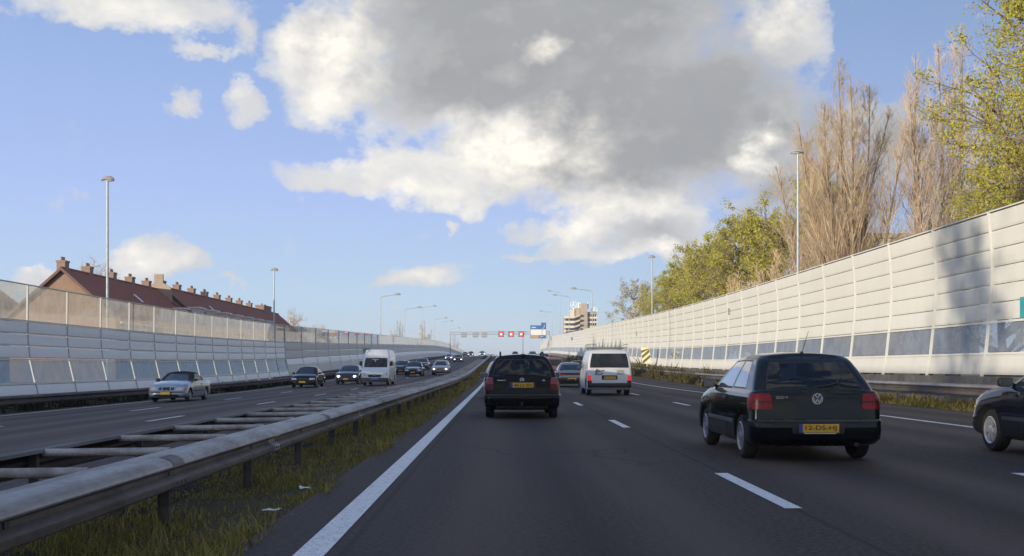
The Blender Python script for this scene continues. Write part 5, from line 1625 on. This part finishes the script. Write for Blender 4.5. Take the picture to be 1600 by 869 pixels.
def poplar(seed, H, n_stem, spread, dens=1.0, twig_r=.014):
    rng = np.random.default_rng(seed); tr, l1, l2, l3 = [], [], [], []
    for s in range(n_stem):
        h = H*(1.0 if s == 0 else rng.uniform(.8, .99)); a = 2*PI*s/max(n_stem-1, 1)+rng.uniform(-.3, .3)
        off = 0 if s == 0 else spread*rng.uniform(.6, 1)
        d = np.array([math.cos(a)*off/h*.75, math.sin(a)*off/h*.75, 1.0])
        pts, r = branch(rng, (math.cos(a)*off*.2, math.sin(a)*off*.2, -.3), d, h, (.30 if s == 0 else .2)*H/22, .02, 10, .025, .02)
        tr.append((pts, r))
        for i in range(int(58*dens)):
            t = rng.uniform(.12, .985); p, dd = point_on(pts, t)
            ln = (1.3+3.3*math.sin(PI*min(t*1.02, 1))**.8)*rng.uniform(.6, 1.2)*H/23*(1-.45*t)
            b, r1 = branch(rng, p, around(rng, dd, rng.uniform(.35, .7)), ln, .034*(1.15-t)+.008, .009, 5, .07, .13)
            l1.append((b, r1))
            for j in range(7):
                q, d2 = point_on(b, rng.uniform(.15, 1))
                b2, r2 = branch(rng, q, around(rng, d2, rng.uniform(.3, .65)), ln*rng.uniform(.22, .5), twig_r, twig_r*.5, 4, .09, .1)
                l2.append((b2, r2))
                for k in range(3):
                    q3, d3 = point_on(b2, rng.uniform(.1, 1))
                    b3, r3 = branch(rng, q3, around(rng, d3, rng.uniform(.3, .7)), ln*rng.uniform(.1, .25), twig_r*.7, twig_r*.4, 3, .1, .06)
                    l3.append((b3, r3))
    return merge_arr([tubes_to_arrays(tr, 8)]), merge_arr([tubes_to_arrays(l1, 4), tubes_to_arrays(l2, 3), tubes_to_arrays(l3, 3)])
def bare_tree(seed, H, Rad, n_limb):
    wood, _ = broad_tree(seed, H, Rad, n_limb, 4, .02, .2); return wood

def plant_tree(name, label, x, y, z, trunk, crown, tmat, cmat, rz=0.0, sc=1.0, group=None, crown_name='crown', cat='tree'):
    root = empty(name, (x, y, z), rz, label, cat, group); root.scale = (sc,)*3
    a = trunk if isinstance(trunk, bpy.types.Object) else np_obj('trunk', *trunk, tmat, smooth=True)
    if a.parent: a = a.copy(); COL.objects.link(a)
    a.parent = root
    if crown is not None:
        c = crown if isinstance(crown, bpy.types.Object) else np_obj(crown_name, *crown, cmat)
        if c.parent: c = c.copy(); COL.objects.link(c)
        c.parent = root
        return root, a, c
    return root, a, None

G_TR = 'trees behind the sunlit barrier'
# big sparse yellow-green trees at the picture edge
big = [broad_tree(11, 21, 6.5, 46, 32000, .14, .12), broad_tree(12, 18, 6.0, 44, 24000, .14, .1)]
_, t0, c0 = plant_tree('leafy_tree', 'tallest yellow-green tree with thinning leaves at the picture edge', 26.3, 47, 0, big[0][0], big[0][1], M_BARK, M_LEAFY, 0, 1.0, G_TR)
_, t1, c1 = plant_tree('leafy_tree', 'lower yellow-green tree leaning over the barrier beside the bare poplars', 25.2, 53.5, 0, big[1][0], big[1][1], M_BARK, M_LEAFY, 1.0, .6, G_TR)
rdo, _, _ = plant_tree('leafy_tree', 'dense olive tree directly behind the barrier at the picture edge', 22.0, 41.0, 0, t1, c1, M_BARK, M_LEAFY, 2.9, .80, G_TR)
rdo.scale = (.56, .56, .86)
plant_tree('leafy_tree', 'yellow-green tree behind the tallest tree near the picture edge', 31.5, 56, 0, t0, c0, M_BARK, M_LEAFY, 2.0, .92, G_TR)
# rounded trees further along
row = [broad_tree(21, 18, 6.8, 46, 16000, .23, .1), broad_tree(22, 17, 6.2, 44, 15000, .23, .1), broad_tree(23, 16, 6, 40, 14000, .23, .1)]
RT = [(29.0, 104, 0, 1.02, 'tall yellow-green tree beside the bushy base of the bare poplars'), (27.2, 114, 1, .98, 'yellow-green tree right of the lamp post behind the barrier'),
      (29.5, 122, 2, 1.1, 'olive tree with an open crown in the middle of the leafy row'), (26.0, 128, 0, .88, 'low dense yellow-green tree just behind the far lamp post'),
      (27.0, 140, 1, .92, 'olive tree in the leafy row left of the far lamp post'), (29.0, 152, 2, 1.05, 'yellow-green tree toward the far end of the leafy row'),
      (26.5, 166, 0, .82, 'small olive tree toward the far end of the leafy row'), (27.5, 180, 1, .98, 'last leafy tree before the pale thin tree')]
proto = {}
for i, (x, y, k, s, l) in enumerate(RT):
    if k not in proto:
        _, a, c = plant_tree('leafy_tree', l, x, y, 0, row[k][0], row[k][1], M_BARK, (M_LEAFY, M_LEAFG, M_LEAFY)[k], i*1.3, s, G_TR); proto[k] = (a, c)
    else: plant_tree('leafy_tree', l, x, y, 0, proto[k][0], proto[k][1], None, None, i*1.3, s, G_TR)
pale = broad_tree(31, 18, 5.5, 44, 7500, .26, .12)
_, sht, shc = plant_tree('thin_tree', 'pale half-bare tree ending the leafy row beside the office tower', 26.3, 205, 0, pale[0], pale[1], M_BARKP, M_LEAFB, 0, .98, G_TR)
rsh, _, _ = plant_tree('slim_tree', 'slim tree beyond the shaded barrier, beside the camera, shading one bay opposite', -27.5, -7.5, 0, sht, shc, None, None, .5, 1.0)
rsh.scale = (.38, .38, .80)
# bare poplars
pa = poplar(41, 23.5, 7, 4.6, 1.5, .0105); pb = poplar(42, 24.5, 4, 1.6, 1.5, .0105)
_, pt, pc = plant_tree('bare_poplar', 'broad many-stemmed bare poplar right of the tall lamp post', 26.2, 80, 0, pa[0], pa[1], M_BARK, M_TWIG, .4, 1.03, G_TR)
plant_tree('bare_poplar', 'bare poplar with brushwood around its foot just right of the tall lamp post', 27.4, 86, 0, pt, pc, None, None, 2.4, .82, G_TR)
plant_tree('bare_poplar', 'bare poplar behind the broad many-stemmed poplar', 27.6, 92, 0, pt, pc, None, None, 4.4, 1.0, G_TR)
_, qt, qc = plant_tree('bare_poplar', 'slim upright bare poplar between the broad poplar and the leafy tree', 31.3, 79, 0, pb[0], pb[1], M_BARK, M_TWIGW, 0, 1.0, G_TR)
plant_tree('bare_poplar', 'tallest slim bare poplar beside the leafy tree', 33.2, 79, 0, qt, qc, None, None, 2.0, 1.08, G_TR)
# brush at the poplars' feet
br = [poplar(51, 11, 10, 4.4, 1.1, .016)]
_, ba, bc = plant_tree('brushwood_bush', 'tan brushwood thicket behind the tall lamp post', 24.0, 84, 0, br[0][0], br[0][1], M_BARK, M_TWIG, 0, 1.0, 'brushwood behind the sunlit barrier', cat='bush')
plant_tree('brushwood_bush', 'tan brushwood thicket left of the tall lamp post', 23.4, 92, 0, ba, bc, None, None, 1.7, 1.05, 'brushwood behind the sunlit barrier', cat='bush')
plant_tree('brushwood_bush', 'low brushwood between the poplar stems', 26.8, 76, 0, ba, bc, None, None, 3.1, .8, 'brushwood behind the sunlit barrier', cat='bush')
# bare trees on the far side
bt = bare_tree(61, 13, 4.2, 40)
G_BT = 'bare trees beyond the terrace'
_, b0, _ = plant_tree('bare_tree', 'pale bare tree rising behind the first terrace chimneys', -46.5, 121, 0, bt, None, M_TWIGW, None, 0, .98, G_BT)
plant_tree('bare_tree', 'pale bare tree just past the far end of the red terrace', -39.5, 196, 0, b0, None, None, None, 1, .86, G_BT)
plant_tree('bare_tree', 'small bare tree over the far barrier between the terrace and the lamp posts', -46, 262, 0, b0, None, None, None, 2, .85, G_BT)
plant_tree('bare_tree', 'smallest bare tree over the far barrier', -52, 318, 0, b0, None, None, None, 3.3, 1.0, G_BT)
pf = poplar(71, 20, 3, 2.0, .35, .03)
G_FP = 'distant poplars over the far barrier'
for i, (px, l) in enumerate(((619.5, 'distant bare poplar below the second curved lamp arm'), (624.5, 'distant bare poplar right of its twin below the lamp arms'), (659, 'distant bare poplar beside the third curved lamp post'), (664.5, 'distant bare poplar just right of the third curved lamp post'), (711, 'smallest distant poplar beside the gantry leg'))):
    Y = 430 if px < 700 else 560
    r_ = plant_tree('bare_poplar', l, (px-783)*Y/FPX, Y, 0, pf[0] if i == 0 else fa, pf[1] if i == 0 else fc, M_BARK, M_TWIGW, i*1.1, 1.0 if px < 700 else .95, G_FP)
    if i == 0: fa, fc = r_[1], r_[2]

# ------------------------------------------------------------------ grass
def grass(name, n, xr, yr, h, seed, mat, bias=1.0, w=.012, clump=.35):
    rng = np.random.default_rng(seed)
    nc = n//14
    cx = rng.uniform(xr[0], xr[1], nc); cy = yr[0]+(yr[1]-yr[0])*rng.uniform(0, 1, nc)**bias
    tall = rng.gamma(3.0, 1/3.0, nc)*(.55+.9*(np.sin(cx*2.1+cy*.9)*np.sin(cy*.53+1.3*cx) > -.15))
    bare = (np.sin(cx*3.3+cy*1.7)+np.sin(cy*2.3-cx*2.9)+np.sin(cy*.71+.5)) > .75     # worn, bare patches
    good = np.flatnonzero(~bare | (rng.uniform(0, 1, nc) < .18))
    ci = good[rng.integers(0, len(good), n)]
    rad = .04+.012*np.maximum(cy[ci]-5, 0)**.5
    x = np.clip(cx[ci]+rng.normal(0, 1, n)*rad*1.5, xr[0], xr[1]); y = cy[ci]+rng.normal(0, 1, n)*rad*2
    z = np.array([gz(a, b)-.03 for a, b in zip(x, y)])
    hh = h*tall[ci]*rng.uniform(.5, 1.2, n)
    a = rng.uniform(0, 2*PI, n); ln = hh*rng.uniform(.2, .9, n)
    dx, dy = np.cos(a), np.sin(a)
    wd_ = w*(1+.05*np.maximum(y-6, 0))*rng.uniform(.6, 1.4, n)
    base = np.stack([x, y, z], 1); side = np.stack([-dy, dx, np.zeros(n)], 1)*wd_[:, None]
    mid = base+np.stack([dx*ln*.35, dy*ln*.35, hh*.62], 1); tip = base+np.stack([dx*ln, dy*ln, hh*.95], 1)
    V = np.stack([base-side, base+side, mid+side*.7, mid-side*.7, tip+side*.1, tip-side*.1], 1).reshape(-1, 3)
    b = (np.arange(n)*6)[:, None]
    F = np.concatenate([b+np.array([0, 1, 2, 3]), b+np.array([3, 2, 4, 5])], 0)
    o = np_obj(name, V, F, mat); return tag(o, kind='stuff')
M_GRASS = leaf_mat('grass_blades', [(.2, .19, .045), (.30, .27, .07), (.36, .29, .11), (.30, .20, .10), (.22, .22, .055), (.16, .10, .055)], .3)
M_GRASSD = leaf_mat('dry_grass_blades', [(.16, .14, .06), (.22, .18, .08), (.12, .12, .04), (.26, .21, .11)], .3)
tag(grass('median_grass', 85000, (-3.6, -1.66), (3.2, 46), .047, 5, M_GRASS, 1.5, w=.006), 'rough green grass growing under the median guard rail', 'grass')
tag(grass('median_grass_far', 16000, (-3.6, -1.75), (46, 170), .12, 6, M_GRASS, 1.2, w=.012), 'green grass strip of the median further along the road', 'grass')
tag(grass('verge_grass', 30000, (12.75, 15.1), (14, 75), .10, 7, M_GRASS, 1.1, w=.008), 'dark green grass under the guard rail beside the near carriageway', 'grass')
tag(grass('dry_verge_grass', 26000, (12.9, 15.1), (70, 210), .34, 8, M_GRASSD, 1.2, w=.014), 'tall dry sunlit grass under the guard rail before the white van', 'grass')
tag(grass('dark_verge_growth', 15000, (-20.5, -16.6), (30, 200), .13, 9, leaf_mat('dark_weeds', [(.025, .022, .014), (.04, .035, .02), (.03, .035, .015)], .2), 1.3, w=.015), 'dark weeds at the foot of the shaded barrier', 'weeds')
# litter in the median
def litter(label, x, y, s, seed):
    rng = np.random.default_rng(seed); mb = MB()
    rows = [[(s*(i/3-.5)+rng.normal(0, s*.05), s*.7*(j/3-.5)+rng.normal(0, s*.05), abs(rng.normal(0, s*.18))+.05) for i in range(4)] for j in range(4)]
    mb.grid(rows); o = mb.build('paper_scrap', M_WHITEP, smooth=True, sharp=None, loc=(x, y, gz(x, y)))
    sol = o.modifiers.new('thick', 'SOLIDIFY'); sol.thickness = .004
    tag(o, label, 'litter', 'litter in the median grass')
litter('pale crumpled scrap in the median grass near the guard rail', -1.95, 9.1, .14, 1)
litter('pale scrap lying in the nearest median grass', -1.98, 6.6, .10, 2)
litter('small pale scrap further along the median grass', -2.0, 10.9, .10, 3)
# ------------------------------------------------------------------ light and sky
SUN_EL, SUN_PHI = 4.3, 45.0      # elevation; travel direction measured from +Y toward +X
el, ph = R(SUN_EL), R(SUN_PHI)
ldir = Vector((math.sin(ph)*math.cos(el), math.cos(ph)*math.cos(el), -math.sin(el)))
sun = bpy.data.lights.new('sun', 'SUN'); sun.energy = 5.0; sun.angle = R(.55); sun.color = (1.0, .88, .70)
so = bpy.data.objects.new('sun', sun); COL.objects.link(so)
so.rotation_euler = ldir.to_track_quat('-Z', 'Y').to_euler(); so.location = (-30, -30, 40)

world = bpy.data.worlds.new('World'); scene.world = world; world.use_nodes = True
wt = world.node_tree; wt.nodes.clear()
class WN(NT):
    def __init__(self, tree): self.t = tree; self.n = tree.nodes
w = WN(wt)
out = w.add('ShaderNodeOutputWorld'); bg = w.add('ShaderNodeBackground')
sky = w.add('ShaderNodeTexSky', sky_type='NISHITA'); sky.sun_disc = False
sky.sun_elevation = el
sky.sun_rotation = math.atan2(-ldir.x, -ldir.y)   # azimuth of the sun itself
sky.air_density = 1.0; sky.dust_density = 0.2; sky.ozone_density = 1.6
sky.altitude = 0

tc = w.add('ShaderNodeTexCoord')
sep = w.add('ShaderNodeSeparateXYZ'); w.link(tc.outputs['Generated'], sep.inputs[0])
az = w.math('ARCTAN2', sep.outputs['X'], w.math('MAXIMUM', w.math('ABSOLUTE', sep.outputs['Y']), .0001))
elv = w.math('ARCSINE', sep.outputs['Z'])
cb = w.add('ShaderNodeCombineXYZ'); w.link(az, cb.inputs[0]); w.link(elv, cb.inputs[1])
P0 = cb.outputs[0]

def px(x, y):
    dx, dy = x-783, 573-y
    return math.atan(dx/FPX), math.atan(dy/math.hypot(FPX, dx))
# cloud masses: (x, y, rx, ry, weight) measured on the photograph, turned into sky directions
MASS = [(840, 30, 330, 140, 1.1), (990, 168, 235, 125, 1.15), (740, 120, 260, 90, 1.0), (530, 80, 105, 95, 1.0), (510, 150, 75, 48, .85), (930, 245, 240, 75, 1.0),
        (520, 272, 105, 30, .85), (615, 264, 85, 44, .9), (715, 290, 125, 42, 1.0), (810, 235, 140, 66, 1.1), (960, 295, 170, 34, .8), 
        (1215, 45, 70, 66, .95), (1195, 215, 75, 95, .9), (1290, 225, 95, 74, .72), (1395, 235, 66, 84, .68), (1110, 130, 95, 75, .8), (1230, 300, 100, 46, .65),
        (1000, 345, 120, 48, 1.25), (950, 392, 140, 26, .8), (1050, 378, 90, 42, .9), (870, 360, 90, 22, .7),
        (215, 12, 170, 36, .9), (130, 28, 70, 26, .7), (335, 70, 85, 14, .62), (385, 50, 32, 26, .62), (378, 138, 34, 44, .85), (296, 155, 20, 24, .58),
        (655, 440, 62, 24, .85), (612, 450, 28, 14, .7), (228, 408, 58, 34, .95), (284, 410, 36, 28, .85), (62, 432, 46, 22, .85), (355, 440, 46, 9, .6),
        (700, 360, 11, 24, .55), (840, 402, 70, 11, .6), (1330, 80, 26, 18, .0)]
BRIGHT = [(515, 85, 80, 75, 1.25), (505, 160, 60, 50, .8), (800, 238, 130, 62, 1.35), (660, 300, 120, 40, .95), (580, 245, 110, 30, .6), (1200, 212, 24, 22, .95), (1186, 236, 20, 16, .9), (1178, 262, 30, 18, .95),
          (850, 85, 34, 22, .8), (900, 345, 56, 36, 1.1), (960, 395, 60, 20, .7), (1030, 388, 24, 16, 1.0), (990, 322, 100, 22, .95), (372, 128, 30, 34, .6), (215, 398, 50, 24, .9), (284, 395, 26, 16, .7), (200, 15, 160, 30, .7), (1215, 38, 56, 40, .8),
          (655, 430, 46, 16, .6), (60, 425, 40, 16, .9), (900, 300, 150, 22, .5), (540, 190, 60, 24, .6)]
def blob_group(name, blobs, power):
    g = bpy.data.node_groups.new(name, 'ShaderNodeTree')
    g.interface.new_socket('Vector', in_out='INPUT', socket_type='NodeSocketVector')
    g.interface.new_socket('Value', in_out='OUTPUT', socket_type='NodeSocketFloat')
    q = WN(g); gi = q.add('NodeGroupInput'); go = q.add('NodeGroupOutput')
    acc = None
    for (x, y, rx, ry, wgt) in blobs:
        if wgt <= 0: continue
        a, e = px(x, y); ra, re = rx/FPX, ry/FPX
        mp = q.add('ShaderNodeMapping', vector_type='TEXTURE')
        mp.inputs['Location'].default_value = (a, e, 0); mp.inputs['Scale'].default_value = (ra, re, 1)
        q.link(gi.outputs[0], mp.inputs['Vector'])
        ln = q.add('ShaderNodeVectorMath', operation='LENGTH'); q.link(mp.outputs[0], ln.inputs[0])
        v = q.math('MULTIPLY', q.math('SUBTRACT', 1.45, ln.outputs['Value'], clamp=False), wgt)
        v = q.math('MAXIMUM', v, 0.0)
        if power == 'sum': acc = v if acc is None else q.math('ADD', acc, v)
        else:
            if acc is None: acc = v
            else:
                sm = q.add('ShaderNodeMath', operation='SMOOTH_MAX'); sm.inputs[2].default_value = .25
                q.link(acc, sm.inputs[0]); q.link(v, sm.inputs[1]); acc = sm.outputs[0]
    q.link(acc, go.inputs[0])
    return g
CORE = [(860, 20, 330, 130, 1.1), (1000, 175, 240, 115, 1.2), (760, 110, 220, 75, 1.0), (930, 248, 200, 55, 1.0), (1120, 140, 110, 80, .9), (1200, 190, 55, 90, .8), (1290, 225, 100, 80, .85), (1395, 235, 70, 90, .8), (1010, 365, 90, 34, .55), (1230, 300, 90, 50, .8)]
gC = blob_group('cloud_core', CORE, 'max')
gM = blob_group('cloud_mass', MASS, 'max'); gB = blob_group('cloud_bright', BRIGHT, 'max')

# turbulence that ruffles the outlines
mp = w.add('ShaderNodeMapping'); mp.inputs['Scale'].default_value = (1.0, 1.35, 1.0); w.link(P0, mp.inputs['Vector'])
def vnoise(scale, detail, rough, amp):
    nd = w.add('ShaderNodeTexNoise'); nd.inputs['Scale'].default_value = scale; nd.inputs['Detail'].default_value = detail; nd.inputs['Roughness'].default_value = rough
    w.link(mp.outputs[0], nd.inputs['Vector'])
    s = w.add('ShaderNodeVectorMath', operation='SUBTRACT'); w.link(nd.outputs['Color'], s.inputs[0]); s.inputs[1].default_value = (.5, .5, .5)
    m = w.add('ShaderNodeVectorMath', operation='SCALE'); w.link(s.outputs[0], m.inputs[0]); m.inputs['Scale'].default_value = amp
    return m.outputs[0]
ad = w.add('ShaderNodeVectorMath', operation='ADD'); w.link(P0, ad.inputs[0]); w.link(vnoise(9, 9, .66, .09), ad.inputs[1])
PW = ad.outputs[0]
ad2 = w.add('ShaderNodeVectorMath', operation='ADD'); w.link(P0, ad2.inputs[0]); w.link(vnoise(16, 8, .62, .06), ad2.inputs[1])
PB = ad2.outputs[0]
def grp(g, vec):
    nd = w.add('ShaderNodeGroup'); nd.node_tree = g; w.link(vec, nd.inputs[0]); return nd.outputs[0]
fb = w.noise(mp.outputs[0], 22, 9, .6); fb2 = w.noise(mp.outputs[0], 6, 6, .55); fb3 = w.noise(mp.outputs[0], 45, 6, .6)
mass = grp(gM, PW)
dens = w.math('ADD', mass, w.math('ADD', w.math('MULTIPLY', w.math('SUBTRACT', fb, .5), 1.1), w.math('MULTIPLY', w.math('SUBTRACT', fb3, .5), .55)))
# clouds over the rest of the sky (behind the camera too)
back = w.math('MULTIPLY', w.ramp(sep.outputs['Y'], [(0.0, 1.0), (.35, 0.0)]), 1.0)
bk = w.math('MULTIPLY', back, w.ramp(fb2, [(.46, 0.0), (.62, 1.2)]))
dens = w.math('MAXIMUM', dens, bk)
alpha = w.ramp(dens, [(.35, 0.0), (.50, .55), (.76, 1.0)])
core = w.ramp(w.math('ADD', grp(gC, PW), w.math('MULTIPLY', w.math('SUBTRACT', fb, .5), .5)), [(.15, 0.0), (1.0, 1.0)])
def shifted(dx, dy):
    sv = w.add('ShaderNodeVectorMath', operation='ADD'); w.link(mp.outputs[0], sv.inputs[0]); sv.inputs[1].default_value = (dx, dy, 0)
    return sv.outputs[0]
# relief: compare with the cloud a little further toward the light (up and to the left)
rel = w.math('SUBTRACT', fb, w.noise(shifted(-.010, .013), 22, 9, .6))
rel2 = w.math('SUBTRACT', w.noise(mp.outputs[0], 11, 6, .55), w.noise(shifted(-.018, .022), 11, 6, .55))
relief = w.math('ADD', w.math('MULTIPLY', rel, 1.3), w.math('MULTIPLY', rel2, 1.6))
lump = w.ramp(w.noise(mp.outputs[0], 26, 7, .62), [(.34, .25), (.60, 1.15)])
gBv = w.math('MULTIPLY', grp(gB, PB), w.mix(.75, (1, 1, 1), lump))
bright = w.math('ADD', w.math('MULTIPLY', gBv, .92), w.math('MULTIPLY', relief, w.math('ADD', .14, w.math('MULTIPLY', gBv, .62))))
bfac = w.ramp(w.math('MULTIPLY', bright, .7), [(.10, 0.0), (.45, .45), (.95, 1.0)])
thick = w.mix(core, (.70, .71, .74), (.365, .375, .395))                      # thin veil -> grey base
thick = w.mix(w.ramp(fb2, [(.4, 0.0), (.7, .35)]), thick, (.48, .49, .51))
ccol = w.mix(bfac, thick, (1.05, 1.0, .90))
CLOUD_GAIN = .84
# haze low over the horizon
hz = w.ramp(sep.outputs['Z'], [(0.0, 1.0), (.16, 0.0)])
SKYG = (1.0, 1.0, 1.0)
SKY_STRENGTH = 0.12
# clear autumn blue, paler toward the horizon and on the sun's side
grad = w.ramp(w.math('MAXIMUM', sep.outputs['Z'], 0.0), [(0.0, (.58, .70, .82)), (.06, (.50, .68, .90)), (.16, (.43, .56, .95)), (.30, (.31, .45, .78)), (1.0, (.12, .22, .48))])
side = w.ramp(w.math('ADD', w.math('MULTIPLY', sep.outputs['X'], .5), .5), [(.2, 1.12), (.5, 1.0), (.72, .62)])
grad = w.mix(1.0, grad, w.mix(.45, (1, 1, 1), side), 'MULTIPLY')
gsc = w.mix(1.0, grad, (.84/SKY_STRENGTH,)*3, 'MULTIPLY')
sk = w.mix(.88, sky.outputs[0], gsc)
cc = w.mix(1.0, ccol, (1/SKY_STRENGTH*CLOUD_GAIN,)*3, 'MULTIPLY')
col = w.mix(alpha, sk, cc)
w.link(col, bg.inputs['Color']); bg.inputs['Strength'].default_value = SKY_STRENGTH
w.link(bg.outputs[0], out.inputs['Surface'])
try: world.cycles.sampling_method = 'MANUAL'; world.cycles.sample_map_resolution = 512
except Exception: pass

# ------------------------------------------------------------------ render look
vs = scene.view_settings
vs.view_transform = 'Standard'; vs.look = 'None'; vs.exposure = 0.3; vs.gamma = 1.0; vs.use_curve_mapping = False
scene.cycles.use_denoising = True
scene.cycles.max_bounces = 7; scene.cycles.transparent_max_bounces = 24
scene.cycles.diffuse_bounces = 3; scene.cycles.glossy_bounces = 4
scene.cycles.caustics_reflective = False; scene.cycles.caustics_refractive = False

# ------------------------------------------------------------------ thin haze in the air
hz_on = True
if hz_on:
    mb = MB(); mb.box(-6100, 6100, -450, 9100, -2.0, 32)
    t = NT('haze_air')
    pv = t.add('ShaderNodeVolumePrincipled'); pv.inputs['Color'].default_value = (.86, .9, .96, 1); pv.inputs['Density'].default_value = .0003
    t.link(pv.outputs[0], t.out.inputs['Volume'])
    hz_o = mb.build('haze', t.mat); tag(hz_o, kind='stuff')
